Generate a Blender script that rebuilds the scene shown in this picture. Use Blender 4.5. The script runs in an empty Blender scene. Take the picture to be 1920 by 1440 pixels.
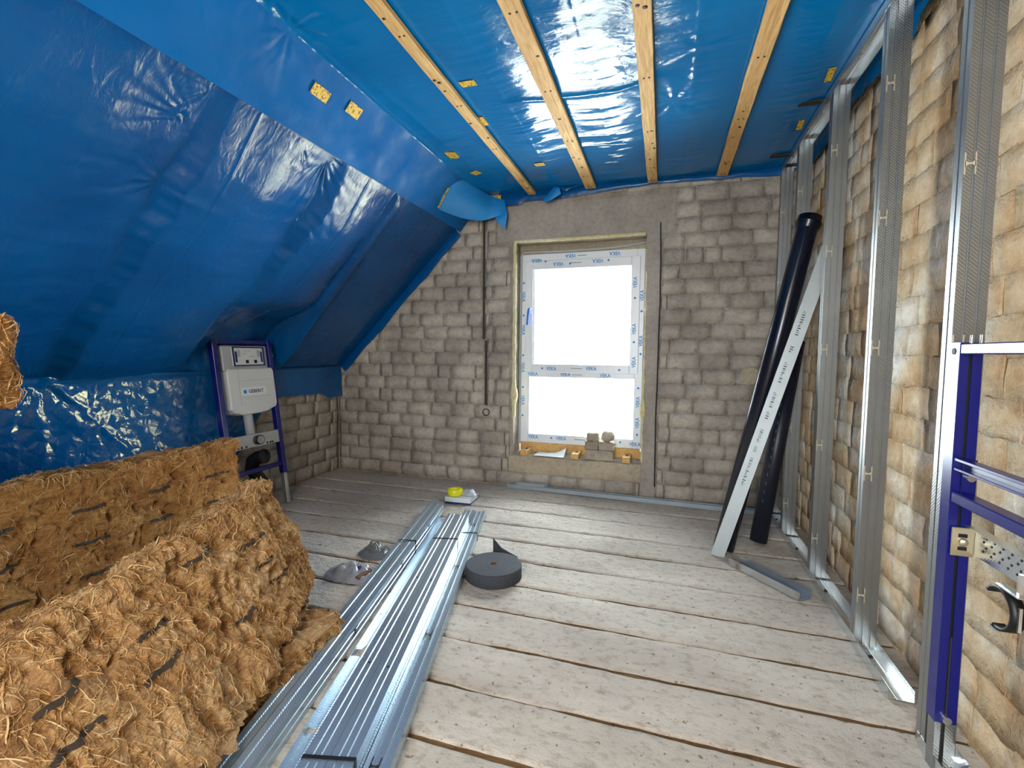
import bpy, math, random
import numpy as np
from mathutils import Matrix, Vector

random.seed(7)
rng = np.random.default_rng(7)
scn = bpy.context.scene
col = scn.collection

# ------------------------------------------------------------------ camera
CAM_H = 1.19
FPX = 893.2
cam_d = bpy.data.cameras.new('camera')
cam_d.sensor_fit = 'HORIZONTAL'
cam_d.sensor_width = 36.0
cam_d.lens = FPX / 1920 * 36.0
cam_d.clip_start = 0.02
cam = bpy.data.objects.new('camera', cam_d)
col.objects.link(cam)
YAW, PITCH, ROLL = .30744, .06503, .008696
cy, sy = math.cos(YAW), math.sin(YAW)
fw = np.array([-sy * math.cos(PITCH), cy * math.cos(PITCH), -math.sin(PITCH)])
rt = np.array([cy, sy, 0.0])
up = np.cross(rt, fw)
c_, s_ = math.cos(ROLL), math.sin(ROLL)
rt, up = rt * c_ + up * s_, -rt * s_ + up * c_
cam.matrix_world = Matrix(((rt[0], up[0], -fw[0], 0), (rt[1], up[1], -fw[1], 0), (rt[2], up[2], -fw[2], CAM_H), (0, 0, 0, 1)))
scn.camera = cam

# ------------------------------------------------------------------ world, lights, exposure
w = bpy.data.worlds.new('overcast_sky')
scn.world = w
w.use_nodes = True
bg = w.node_tree.nodes['Background']
bg.inputs[0].default_value = (0.86, 0.94, 1.0, 1)
bg.inputs[1].default_value = 15.0
scn.view_settings.view_transform = 'Standard'
scn.view_settings.look = 'None'
scn.view_settings.gamma = 1.0
scn.view_settings.use_curve_mapping = False
scn.view_settings.exposure = 0.95


def area(name, loc, sx, sy_, rot, power, color, portal=False):
    l = bpy.data.lights.new(name, 'AREA')
    l.shape = 'RECTANGLE'
    l.size, l.size_y = sx, sy_
    l.energy = power
    l.color = color
    o = bpy.data.objects.new(name, l)
    o.location = loc
    o.rotation_euler = rot
    col.objects.link(o)
    if portal:
        l.cycles.is_portal = True
    return o


# sky portal in the window opening (points into the room, -Y), and one in the rear opening (+Y)
area('window_sky_portal', (-0.71, 4.26, 1.22), 1.3, 1.95, (-math.pi / 2, 0, 0), 1, (1, 1, 1), True)
area('rear_opening_portal', (-0.5, -1.62, 1.25), 1.0, 1.2, (math.pi / 2, 0, 0), 1, (1, 1, 1), True)
# added warm fill in the rear of the attic, not a lamp of the place
area('rear_warm_fill', (-0.55, -0.75, 2.35), 0.9, 0.5, (math.radians(28), 0, 0), 20, (1.0, 0.83, 0.62))


# ------------------------------------------------------------------ helpers
def S(h, a=1.0):
    h = h.lstrip('#')
    v = [int(h[i:i + 2], 16) / 255 for i in (0, 2, 4)]
    return tuple([x / 12.92 if x <= .04045 else ((x + .055) / 1.055) ** 2.4 for x in v] + [a])


def _hash(ix, iy, iz):
    n = (ix * 374761393 + iy * 668265263 + iz * 1274126177) & 0xffffffff
    n = ((n ^ (n >> 13)) * 1274126177) & 0xffffffff
    return n ^ (n >> 16)


GR = np.array([[1, 1, 0], [-1, 1, 0], [1, -1, 0], [-1, -1, 0], [1, 0, 1], [-1, 0, 1], [1, 0, -1], [-1, 0, -1],
               [0, 1, 1], [0, -1, 1], [0, 1, -1], [0, -1, -1], [1, 1, 0], [0, -1, 1], [-1, 1, 0], [0, -1, -1]], float)


def pn(x, y, z=0.0):
    x, y, z = np.broadcast_arrays(np.asarray(x, float), np.asarray(y, float), np.asarray(z, float))
    xi, yi, zi = np.floor(x).astype(np.int64), np.floor(y).astype(np.int64), np.floor(z).astype(np.int64)
    xf, yf, zf = x - xi, y - yi, z - zi
    u, v, q = [t * t * t * (t * (t * 6 - 15) + 10) for t in (xf, yf, zf)]
    out = 0
    for dx in (0, 1):
        for dy in (0, 1):
            for dz in (0, 1):
                g = GR[_hash(xi + dx, yi + dy, zi + dz) & 15]
                d = g[..., 0] * (xf - dx) + g[..., 1] * (yf - dy) + g[..., 2] * (zf - dz)
                wt = (u if dx else 1 - u) * (v if dy else 1 - v) * (q if dz else 1 - q)
                out = out + d * wt
    return out


def fbm(x, y, z=0.0, o=4, g=.5):
    r, a, s = 0, 1.0, 1.0
    for i in range(o):
        r = r + a * pn(np.asarray(x) * s + 17.3 * i, np.asarray(y) * s + 5.1 * i, np.asarray(z) * s + 9.7 * i)
        a *= g
        s *= 2.03
    return r


def ridged(x, y, z=0.0, o=4, g=.5):
    r, a, s = 0, 1.0, 1.0
    for i in range(o):
        r = r + a * (1 - 2.2 * np.abs(pn(np.asarray(x) * s + 7.7 * i, np.asarray(y) * s + 3.1 * i, np.asarray(z) * s + 1.7 * i)))
        a *= g
        s *= 2.07
    return r


def sstep(a, b, x):
    t = np.clip((x - a) / (b - a), 0, 1)
    return t * t * (3 - 2 * t)


def fast_mesh(name, V, F, smooth=False):
    """V (n,3) array, F (m,4) int array of quads"""
    me = bpy.data.meshes.new(name)
    V = np.ascontiguousarray(V, np.float32)
    F = np.ascontiguousarray(F, np.int32)
    me.vertices.add(len(V))
    me.vertices.foreach_set('co', V.ravel())
    k = F.shape[1]
    me.loops.add(F.size)
    me.loops.foreach_set('vertex_index', F.ravel())
    me.polygons.add(len(F))
    me.polygons.foreach_set('loop_start', np.arange(0, F.size, k, dtype=np.int32))
    if smooth:
        me.polygons.foreach_set('use_smooth', np.ones(len(F), bool))
    me.update(calc_edges=True)
    me.validate()
    return me


def grid_faces(n, m, off=0, flip=False):
    i, j = np.meshgrid(np.arange(n - 1), np.arange(m - 1), indexing='ij')
    a = (i * m + j).ravel() + off
    f = np.stack([a, a + m, a + m + 1, a + 1], 1)
    return f[:, ::-1] if flip else f


class MB:
    """collects faces of one mesh"""

    def __init__(s):
        s.v, s.f, s.sm = [], [], []

    def add(s, vs, fs, smooth=False):
        o = len(s.v)
        s.v += [tuple(map(float, p)) for p in vs]
        s.f += [tuple(o + i for i in f) for f in fs]
        s.sm += [smooth] * len(fs)
        return s

    def box(s, a, b, bev=0.0):
        x0, y0, z0 = a
        x1, y1, z1 = b
        if not bev:
            return s.add([(x0, y0, z0), (x1, y0, z0), (x1, y1, z0), (x0, y1, z0), (x0, y0, z1), (x1, y0, z1), (x1, y1, z1), (x0, y1, z1)],
                         [(0, 3, 2, 1), (4, 5, 6, 7), (0, 1, 5, 4), (1, 2, 6, 5), (2, 3, 7, 6), (3, 0, 4, 7)])
        e = bev
        vs = []
        for ax in range(3):
            for sg in (0, 1):
                for p, q in ((0, 0), (1, 0), (1, 1), (0, 1)):
                    lo, hi = [x0, y0, z0], [x1, y1, z1]
                    pt = [0, 0, 0]
                    pt[ax] = hi[ax] if sg else lo[ax]
                    o1, o2 = (ax + 1) % 3, (ax + 2) % 3
                    pt[o1] = hi[o1] - e if p else lo[o1] + e
                    pt[o2] = hi[o2] - e if q else lo[o2] + e
                    vs.append(tuple(pt))

        def idx(ax, sg, p, q):
            return (ax * 2 + sg) * 4 + {(0, 0): 0, (1, 0): 1, (1, 1): 2, (0, 1): 3}[(p, q)]

        fs = []
        for ax in range(3):
            f = [idx(ax, 1, *pq) for pq in ((0, 0), (1, 0), (1, 1), (0, 1))]
            fs.append(tuple(f))
            fs.append(tuple(idx(ax, 0, *pq) for pq in ((0, 0), (0, 1), (1, 1), (1, 0))))

        def corner(ax, bits):
            return idx(ax, bits[ax], bits[(ax + 1) % 3], bits[(ax + 2) % 3])

        for ax in range(3):
            o1, o2 = (ax + 1) % 3, (ax + 2) % 3
            for s1 in (0, 1):
                for s2 in (0, 1):
                    b0, b1 = [0, 0, 0], [0, 0, 0]
                    b0[o1] = b1[o1] = s1
                    b0[o2] = b1[o2] = s2
                    b1[ax] = 1
                    q = (corner(o1, b0), corner(o1, b1), corner(o2, b1), corner(o2, b0))
                    fs.append(q if s1 == s2 else q[::-1])
        for bx in (0, 1):
            for by in (0, 1):
                for bz in (0, 1):
                    b = [bx, by, bz]
                    t = (corner(0, b), corner(1, b), corner(2, b))
                    fs.append(t if (bx + by + bz) % 2 == 1 else t[::-1])
        return s.add(vs, fs)

    def tube(s, path, r, n=12, caps=True, smooth=True, rs=None):
        P = [Vector(p) for p in path]
        rings = []
        prev = None
        for i, p in enumerate(P):
            t = (P[min(i + 1, len(P) - 1)] - P[max(i - 1, 0)]).normalized()
            if prev is None:
                a = t.orthogonal().normalized()
            else:
                a = (prev - t * prev.dot(t)).normalized()
            prev = a
            b = t.cross(a)
            rr = rs[i] if rs else r
            rings.append([p + (a * math.cos(2 * math.pi * k / n) + b * math.sin(2 * math.pi * k / n)) * rr for k in range(n)])
        vs = [v for q in rings for v in q]
        fs = []
        for i in range(len(P) - 1):
            for k in range(n):
                k2 = (k + 1) % n
                fs.append((i * n + k, i * n + k2, (i + 1) * n + k2, (i + 1) * n + k))
        s.add(vs, fs, smooth)
        if caps:
            s.add(rings[0], [tuple(range(n))[::-1]])
            s.add(rings[-1], [tuple(range(n))])
        return s

    def lathe(s, prof, n=32, origin=(0, 0, 0), smooth=True):
        """profile [(r,z)] around local z"""
        vs, fs = [], []
        for r, z in prof:
            for k in range(n):
                a = 2 * math.pi * k / n
                vs.append((origin[0] + r * math.cos(a), origin[1] + r * math.sin(a), origin[2] + z))
        for i in range(len(prof) - 1):
            for k in range(n):
                k2 = (k + 1) % n
                fs.append((i * n + k, i * n + k2, (i + 1) * n + k2, (i + 1) * n + k))
        return s.add(vs, fs, smooth)

    def prism(s, poly, z0, z1, ax=2):
        """extrude a 2D polygon along an axis. poly in the two other axes (cyclic order)"""
        n = len(poly)

        def P(p, z):
            q = [0, 0, 0]
            q[ax] = z
            q[(ax + 1) % 3] = p[0]
            q[(ax + 2) % 3] = p[1]
            return tuple(q)

        vs = [P(p, z0) for p in poly] + [P(p, z1) for p in poly]
        fs = [tuple(range(n))[::-1], tuple(range(n, 2 * n))]
        fs += [(i, (i + 1) % n, n + (i + 1) % n, n + i) for i in range(n)]
        return s.add(vs, fs)

    def sheet(s, line, t, L0, L1, nseg=1):
        """thin folded sheet: open 2D polyline (a,b) of thickness t, extruded along c from L0 to L1 (closed solid)"""
        P = np.array(line, float)
        N = []
        for i in range(len(P)):
            d = []
            if i > 0:
                d.append(P[i] - P[i - 1])
            if i < len(P) - 1:
                d.append(P[i + 1] - P[i])
            d = [x / np.linalg.norm(x) for x in d]
            ns = [np.array([-x[1], x[0]]) for x in d]
            m = sum(ns)
            m = m / np.linalg.norm(m)
            m = m / max(.4, m @ ns[0])
            N.append(m)
        Q = P + np.array(N) * t
        loop = list(map(tuple, P)) + list(map(tuple, Q[::-1]))
        n = len(loop)
        k = len(P)
        zs = [L0 + (L1 - L0) * i / nseg for i in range(nseg + 1)]
        vs = [(p[0], p[1], z) for z in zs for p in loop]
        fs = []
        for j in range(nseg):
            for i in range(n):
                i2 = (i + 1) % n
                fs.append((j * n + i, j * n + i2, (j + 1) * n + i2, (j + 1) * n + i))
        o = nseg * n
        for i in range(k - 1):
            fs.append((n - 1 - i, n - 2 - i, i + 1, i))
            fs.append((o + i, o + i + 1, o + n - 2 - i, o + n - 1 - i))
        return s.add(vs, fs)

    def mesh(s, name):
        me = bpy.data.meshes.new(name)
        me.from_pydata(s.v, [], s.f)
        if any(s.sm):
            me.polygons.foreach_set('use_smooth', s.sm)
        me.validate()
        me.update()
        return me

    def build(s, name, m, parent=None, loc=None):
        return link(name, s.mesh(name), m, parent, loc)


def link(name, me, m=None, parent=None, loc=None):
    o = bpy.data.objects.new(name, me)
    if m is not None and not me.materials:
        me.materials.append(m)
    col.objects.link(o)
    if parent is not None:
        o.parent = parent
    if loc is not None:
        o.location = loc
    return o


def empty(name, loc=(0, 0, 0), axes=None):
    o = bpy.data.objects.new(name, None)
    o.empty_display_size = .05
    col.objects.link(o)
    setm(o, loc, axes)
    return o


def setm(o, loc, axes=None):
    if axes is None:
        o.location = loc
        return o
    a, b, c = [Vector(v) for v in axes]
    o.matrix_local = Matrix(((a[0], b[0], c[0], loc[0]), (a[1], b[1], c[1], loc[1]), (a[2], b[2], c[2], loc[2]), (0, 0, 0, 1)))
    return o


def tag(o, label=None, cat=None, group=None, kind=None):
    if label:
        o['label'] = label
    if cat:
        o['category'] = cat
    if group:
        o['group'] = group
    if kind:
        o['kind'] = kind
    return o


def children(o):
    return [c for c in bpy.data.objects if c.parent == o]


def frame_axes(c, b_hint):
    """orthonormal a,b,c with c given"""
    c = Vector(c).normalized()
    b = Vector(b_hint)
    b = (b - c * b.dot(c)).normalized()
    a = b.cross(c)
    return a, b, c


# ------------------------------------------------------------------ materials
def newmat(name):
    m = bpy.data.materials.new(name)
    m.use_nodes = True
    nt = m.node_tree
    b = nt.nodes['Principled BSDF']
    return m, nt, b


def nd(nt, t, **kw):
    n = nt.nodes.new(t)
    for k, v in kw.items():
        if k in ('operation', 'blend_type', 'data_type', 'noise_dimensions', 'feature', 'wave_type', 'bands_direction', 'noise_type', 'interpolation', 'normalize'):
            setattr(n, k, v)
        else:
            n.inputs[k].default_value = v
    return n


def pos(nt, scale=(1, 1, 1), loc=(0, 0, 0), obj=False, rot=(0, 0, 0)):
    if obj:
        src = nt.nodes.new('ShaderNodeTexCoord').outputs['Object']
    else:
        src = nt.nodes.new('ShaderNodeNewGeometry').outputs['Position']
    mp = nt.nodes.new('ShaderNodeMapping')
    mp.inputs['Scale'].default_value = scale
    mp.inputs['Location'].default_value = loc
    mp.inputs['Rotation'].default_value = rot
    nt.links.new(src, mp.inputs[0])
    return mp.outputs[0]


def noise(nt, vec, scale=5, detail=4, rough=.55, dist=0.0):
    n = nt.nodes.new('ShaderNodeTexNoise')
    n.inputs['Scale'].default_value = scale
    n.inputs['Detail'].default_value = detail
    n.inputs['Roughness'].default_value = rough
    n.inputs['Distortion'].default_value = dist
    nt.links.new(vec, n.inputs['Vector'])
    return n.outputs['Fac']


def ramp(nt, fac, stops):
    r = nt.nodes.new('ShaderNodeValToRGB')
    e = r.color_ramp.elements
    while len(e) < len(stops):
        e.new(.5)
    for i, (p, c) in enumerate(stops):
        e[i].position = p
        e[i].color = c if len(c) == 4 else (*c, 1)
    nt.links.new(fac, r.inputs[0])
    return r.outputs[0]


def mix(nt, fac, a, b, bt='MIX'):
    n = nt.nodes.new('ShaderNodeMix')
    n.data_type = 'RGBA'
    n.blend_type = bt
    for sock, v in ((n.inputs[0], fac), (n.inputs[6], a), (n.inputs[7], b)):
        if hasattr(v, 'is_output'):
            nt.links.new(v, sock)
        else:
            sock.default_value = v
    return n.outputs[2]


def bump(nt, b, h, strength=.3, dist=.01, prev=None):
    n = nt.nodes.new('ShaderNodeBump')
    n.inputs['Strength'].default_value = strength
    n.inputs['Distance'].default_value = dist
    nt.links.new(h, n.inputs['Height'])
    if prev is not None:
        nt.links.new(prev, n.inputs['Normal'])
    nt.links.new(n.outputs[0], b.inputs['Normal'])
    return n.outputs[0]


def simple(name, c, rough=.5, metal=0.0, spec=.5):
    m, nt, b = newmat(name)
    b.inputs['Base Color'].default_value = c
    b.inputs['Roughness'].default_value = rough
    b.inputs['Metallic'].default_value = metal
    b.inputs['Specular IOR Level'].default_value = spec
    return m


def masonry(name, c0, c1, c2, stain, bstr=.6):
    m, nt, b = newmat(name)
    p = pos(nt)
    oi = nt.nodes.new('ShaderNodeObjectInfo')
    n1 = noise(nt, p, 3.2, 5, .6)
    n2 = noise(nt, p, 28, 5, .65)
    n3 = noise(nt, p, 130, 3, .6)
    base = ramp(nt, n1, [(.36, c0), (.5, c1), (.62, c2)])
    fine = ramp(nt, n2, [(.3, (.8, .78, .76, 1)), (.55, (1, 1, 1, 1))])
    base = mix(nt, 1.0, base, fine, 'MULTIPLY')
    rr = ramp(nt, oi.outputs['Random'], [(0, (.92, .91, .90, 1)), (1, (1.04, 1.03, 1.02, 1))])
    base = mix(nt, 1.0, base, rr, 'MULTIPLY')
    ns = noise(nt, pos(nt, (1, 1, 1), (3, 5, 1)), 9, 6, .7)
    sf = ramp(nt, ns, [(.62, (0, 0, 0, 1)), (.78, (.55, .55, .55, 1))])
    base = mix(nt, sf, base, stain)
    nt.links.new(base, b.inputs['Base Color'])
    b.inputs['Roughness'].default_value = .95
    b.inputs['Specular IOR Level'].default_value = .15
    q = bump(nt, b, noise(nt, p, 9, 5, .65, .4), bstr * .55, .045)
    q = bump(nt, b, n2, bstr, .02, q)
    bump(nt, b, n3, bstr * .8, .005, q)
    return m


M_brick = masonry('limewashed_brick', S('#a59d92'), S('#b7afa3'), S('#c7bfb1'), S('#948a7d'))
M_mortar = masonry('old_mortar', S('#968d81'), S('#a89f92'), S('#b6ad9f'), S('#857b6e'))
M_brickR = masonry('sandy_brick', S('#d2b086'), S('#e2ccac'), S('#f0e9da'), S('#b88f62'), .75)
M_mortarR = masonry('sandy_mortar', S('#bf9f78'), S('#d2b48c'), S('#e0cdaf'), S('#ac8a62'), .8)
M_plaster = masonry('grey_render', S('#9f9990'), S('#aba49a'), S('#b5ada2'), S('#98917f'), .35)
M_plaster2 = masonry('sill_render', S('#a89c86'), S('#b4a892'), S('#c0b49c'), S('#9a8f7a'), .5)
M_pumice = masonry('pumice_stone', S('#9d9484'), S('#b0a695'), S('#c0b6a4'), S('#8b8374'), .7)


def floor_mat(name, c0, c1, c2, b1=.7):
    m, nt, b = newmat(name)
    p = pos(nt, (.45, 1, 1))
    n1 = noise(nt, p, 3.0, 6, .62)
    n2 = noise(nt, pos(nt, (.6, 1, 1)), 34, 5, .65)
    n3 = noise(nt, pos(nt), 160, 3, .6)
    base = ramp(nt, n1, [(.3, c0), (.52, c1), (.72, c2)])
    fine = ramp(nt, n2, [(.28, (.66, .62, .57, 1)), (.5, (1, 1, 1, 1))])
    base = mix(nt, 1.0, base, fine, 'MULTIPLY')
    pit = ramp(nt, noise(nt, pos(nt, (1, 1, 1), (9, 2, 0)), 46, 2, .5), [(.66, (1, 1, 1, 1)), (.72, (.5, .42, .34, 1))])
    base = mix(nt, 1.0, base, pit, 'MULTIPLY')
    nt.links.new(base, b.inputs['Base Color'])
    b.inputs['Roughness'].default_value = .92
    b.inputs['Specular IOR Level'].default_value = .2
    q = bump(nt, b, n2, b1, .02)
    bump(nt, b, n3, b1, .005, q)
    return m


M_floor = floor_mat('rough_concrete_plank', S('#b3aa9e'), S('#c6bdb1'), S('#d5cdc1'))
M_joint = floor_mat('dusty_joint', S('#6a5034'), S('#7d6142'), S('#8d7152'), .5)


def film_mat(name, c0, c1, rough=.13, wr=.5, aniso=(1, 1, 1), crinkle=0.0, spec=.62):
    m, nt, b = newmat(name)
    p = pos(nt)
    n1 = noise(nt, p, 1.6, 3, .5)
    nt.links.new(ramp(nt, n1, [(.3, c0), (.7, c1)]), b.inputs['Base Color'])
    nr = noise(nt, p, 5.0, 4, .6)
    rr = ramp(nt, nr, [(.3, (rough * .8,) * 3), (.7, (rough * 1.7,) * 3)])
    nt.links.new(rr, b.inputs['Roughness'])
    b.inputs['Specular IOR Level'].default_value = spec
    b.inputs['Specular Tint'].default_value = (1.0, .86, .36, 1)
    h1 = noise(nt, pos(nt, aniso), 9, 4, .5, .6)
    q = bump(nt, b, h1, wr, .02)
    h2 = noise(nt, pos(nt, aniso, (4, 4, 4)), 42, 3, .5, .5)
    q = bump(nt, b, h2, wr * .5, .004, q)
    if crinkle:
        v = nt.nodes.new('ShaderNodeTexVoronoi')
        v.feature = 'DISTANCE_TO_EDGE'
        v.inputs['Scale'].default_value = 14
        nt.links.new(pos(nt, (1, 1, 1), (1, 1, 1)), v.inputs['Vector'])
        bump(nt, b, v.outputs['Distance'], crinkle, .03, q)
    return m


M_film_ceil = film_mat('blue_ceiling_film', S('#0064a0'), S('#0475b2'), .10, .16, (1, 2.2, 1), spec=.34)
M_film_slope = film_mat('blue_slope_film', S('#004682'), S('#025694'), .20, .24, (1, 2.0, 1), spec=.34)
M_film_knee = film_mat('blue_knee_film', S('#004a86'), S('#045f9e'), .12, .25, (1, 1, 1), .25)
M_film_strip = film_mat('blue_strip_film', S('#00599a'), S('#0568ac'), .5, .14, spec=.12)
M_film_flap = film_mat('blue_film_matt_side', S('#0f7fc8'), S('#1c8ed6'), .45, .15)


def wool_mat(name, c0, c1, c2, c3):
    m, nt, b = newmat(name)
    p = pos(nt, (1, 1, 1), obj=True)
    n1 = noise(nt, p, 4.5, 6, .68, .8)
    n2 = noise(nt, pos(nt, (1, .35, 1), obj=True), 60, 5, .7, 1.2)
    n3 = noise(nt, pos(nt, (1, .25, 1), (3, 1, 2), obj=True), 220, 3, .7, .6)
    base = ramp(nt, n1, [(.28, c0), (.45, c1), (.6, c2), (.75, c3)])
    f = ramp(nt, n2, [(.3, (.55, .45, .34, 1)), (.5, (.95, .93, .9, 1)), (.7, (1.2, 1.2, 1.2, 1))])
    base = mix(nt, .85, base, f, 'MULTIPLY')
    nt.links.new(base, b.inputs['Base Color'])
    b.inputs['Roughness'].default_value = 1
    b.inputs['Specular IOR Level'].default_value = .05
    b.inputs['Sheen Weight'].default_value = .15
    q = bump(nt, b, n2, .8, .02)
    bump(nt, b, n3, .8, .006, q)
    return m


M_wool = wool_mat('glass_wool', S('#8a5f35'), S('#b98c58'), S('#d0ac7c'), S('#e8d5b2'))
M_woolA = wool_mat('glass_wool_brown', S('#76491f'), S('#a16d35'), S('#bb8a4c'), S('#d6b27c'))


def tuft_mat():
    m, nt, b = newmat('wool_fibres')
    g = nt.nodes.new('ShaderNodeNewGeometry')
    c = ramp(nt, g.outputs['Random Per Island'], [(0, S('#8e6136')), (.4, S('#b88d58')), (.8, S('#cba673')), (1, S('#dcc297'))])
    nt.links.new(c, b.inputs['Base Color'])
    b.inputs['Roughness'].default_value = 1
    b.inputs['Specular IOR Level'].default_value = .05
    n3 = noise(nt, pos(nt, obj=True), 300, 3, .7)
    bump(nt, b, n3, .6, .004)
    return m


M_tuft = tuft_mat()


def steel_mat(name, c, rough=.32, knurl=0.0, metal=.9):
    m, nt, b = newmat(name)
    p = pos(nt, obj=True)
    n1 = noise(nt, p, 6, 4, .6)
    nt.links.new(ramp(nt, n1, [(.3, tuple(x * .86 for x in c[:3])), (.7, c)]), b.inputs['Base Color'])
    b.inputs['Metallic'].default_value = metal
    b.inputs['Roughness'].default_value = rough
    if knurl:
        wv = nt.nodes.new('ShaderNodeTexWave')
        wv.wave_type = 'BANDS'
        wv.bands_direction = 'DIAGONAL'
        wv.inputs['Scale'].default_value = 60
        nt.links.new(p, wv.inputs['Vector'])
        bump(nt, b, wv.outputs['Fac'], knurl, .001)
    return m


M_steel = steel_mat('galvanised_steel', (.37, .385, .385, 1), .36, .25)
M_steel2 = steel_mat('galvanised_steel_bright', (.72, .76, .78, 1), .24, .12)
M_steel4 = steel_mat('zinc_grey_steel', (.45, .52, .56, 1), .36, 0, .6)
M_bundle = steel_mat('blue_reflection_steel', (.50, .62, .72, 1), .27, .15, .75)  # blue of the ceiling reflection put into the steel's base colour
M_steel3 = steel_mat('dull_galvanised_steel', (.42, .46, .47, 1), .55)
M_zinc = steel_mat('yellow_zinc', (.80, .70, .48, 1), .33)
M_chrome = steel_mat('bright_screw', (.8, .8, .8, 1), .2)
M_cut = simple('lit_cut_cream', S('#cfc6ad'), .45, .3)  # cream colour carries the light that shows at the H cuts
M_blue = simple('blue_powder_coat', S('#0e1670'), .26, 0, .6)
M_slot = simple('dark_slot', S('#060814'), .6)
M_black = simple('black_strap', S('#0a0b10'), .5)
M_pipe = simple('dark_blue_black_pipe', S('#0b1022'), .24, 0, .6)
M_pipe2 = simple('blackish_pipe', S('#171b2a'), .4, 0, .5)
M_rubber = simple('black_rubber', S('#101012'), .45)
M_white = simple('white_plastic', S('#d6d9d6'), .45)
M_grey = simple('grey_plastic', S('#a9adb0'), .5)
M_pvc = simple('white_window_profile', S('#e4e8ec'), .3)
M_blueink = simple('blue_print', S('#2a8fcf'), .6)
M_darkink = simple('dark_print', S('#3a4a55'), .6)
M_bluefoil = simple('blue_handle_foil', S('#2672d8'), .35)
M_foam = masonry('expanding_foam', S('#d9cf9c'), S('#e6dcae'), S('#f0e9c8'), S('#cbb983'), .6)
M_paper = simple('white_paper', S('#e9ecee'), .7)
M_yellow = simple('yellow_tape', S('#e6e21c'), .4)
M_tray = simple('white_tray', S('#dde3ea'), .35)
M_navy = simple('navy_plastic', S('#1b2a6e'), .4)
M_cable = simple('dark_cable', S('#23262c'), .6)
M_seal = simple('seal_tape', S('#2a2622'), .7)
M_nail = simple('nail_head', S('#3a2a1c'), .6, .3)
M_core = simple('cardboard_core', S('#6a4a34'), .8)
M_recess_shade = simple('dark_recess_shade', S('#3d342a'), .95)  # dark colour stands in for shade inside the chase and socket hole
M_hole = simple('dark_hole', S('#15130f'), .9)


def batten_mat():
    m, nt, b = newmat('raw_spruce')
    oi = nt.nodes.new('ShaderNodeObjectInfo')
    p = pos(nt, (1, .06, 1), obj=True)
    off = nt.nodes.new('ShaderNodeVectorMath')
    off.operation = 'ADD'
    nt.links.new(p, off.inputs[0])
    mul = nt.nodes.new('ShaderNodeMath')
    mul.operation = 'MULTIPLY'
    mul.inputs[1].default_value = 30
    nt.links.new(oi.outputs['Random'], mul.inputs[0])
    nt.links.new(mul.outputs[0], off.inputs[1])
    n1 = noise(nt, off.outputs[0], 70, 4, .6, 1.5)
    n2 = noise(nt, off.outputs[0], 12, 3, .5)
    base = ramp(nt, n1, [(.3, S('#b98645')), (.5, S('#dcae6a')), (.7, S('#ecc98a'))])
    base = mix(nt, ramp(nt, n2, [(.45, (0, 0, 0, 1)), (.7, (.6, .6, .6, 1))]), base, S('#c28d4c'))
    nt.links.new(base, b.inputs['Base Color'])
    b.inputs['Roughness'].default_value = .75
    bump(nt, b, n1, .3, .004)
    return m


M_batten = batten_mat()
M_block = batten_mat()


def tape_mat():
    m, nt, b = newmat('grey_foam_tape')
    p = pos(nt, obj=True)
    n = noise(nt, p, 160, 3, .6)
    nt.links.new(ramp(nt, n, [(.3, S('#2b2f35')), (.7, S('#42464d'))]), b.inputs['Base Color'])
    b.inputs['Roughness'].default_value = .85
    bump(nt, b, n, .4, .003)
    return m


M_tape = tape_mat()


def sticker_mat():
    m, nt, b = newmat('yellow_sticker')
    n = noise(nt, pos(nt, (1, 1, 1)), 90, 2, .5)
    f = ramp(nt, n, [(.56, (0, 0, 0, 1)), (.6, (1, 1, 1, 1))])
    nt.links.new(mix(nt, f, S('#e0b31c'), S('#6e5410')), b.inputs['Base Color'])
    b.inputs['Roughness'].default_value = .6
    return m


M_sticker = sticker_mat()


def clear_mat(name, tint, gloss=.12, alpha=.2, white=.25):
    """thin clear plastic or glass: mostly transparent with a glossy layer"""
    m = bpy.data.materials.new(name)
    m.use_nodes = True
    nt = m.node_tree
    nt.nodes.clear()
    out = nt.nodes.new('ShaderNodeOutputMaterial')
    tr = nt.nodes.new('ShaderNodeBsdfTransparent')
    tr.inputs[0].default_value = tint
    gl = nt.nodes.new('ShaderNodeBsdfGlossy')
    gl.inputs['Roughness'].default_value = gloss
    lw = nt.nodes.new('ShaderNodeLayerWeight')
    lw.inputs[0].default_value = alpha
    mx = nt.nodes.new('ShaderNodeMixShader')
    nt.links.new(lw.outputs['Fresnel'], mx.inputs[0])
    nt.links.new(tr.outputs[0], mx.inputs[1])
    nt.links.new(gl.outputs[0], mx.inputs[2])
    last = mx.outputs[0]
    if white:
        df = nt.nodes.new('ShaderNodeBsdfDiffuse')
        df.inputs[0].default_value = (.85, .9, .95, 1)
        m2 = nt.nodes.new('ShaderNodeMixShader')
        m2.inputs[0].default_value = white
        nt.links.new(last, m2.inputs[1])
        nt.links.new(df.outputs[0], m2.inputs[2])
        last = m2.outputs[0]
    nt.links.new(last, out.inputs[0])
    return m


M_glass = clear_mat('window_glass', (.97, .99, .98, 1), .02, .25, 0)
M_clear = clear_mat('clear_bag_plastic', (.93, .95, .98, 1), .15, .5, .3)

_txt = {}


def text_mesh(body, size):
    k = (body, size)
    if k not in _txt:
        cu = bpy.data.curves.new('lettering', 'FONT')
        cu.body = body
        cu.size = size
        cu.align_x = 'CENTER'
        cu.align_y = 'CENTER'
        cu.extrude = .0003
        cu.resolution_u = 2
        cu.offset = size * .02
        o = bpy.data.objects.new('lettering', cu)
        col.objects.link(o)
        dg = bpy.context.evaluated_depsgraph_get()
        me = bpy.data.meshes.new_from_object(o.evaluated_get(dg))
        bpy.data.objects.remove(o)
        _txt[k] = me
    return _txt[k]


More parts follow.
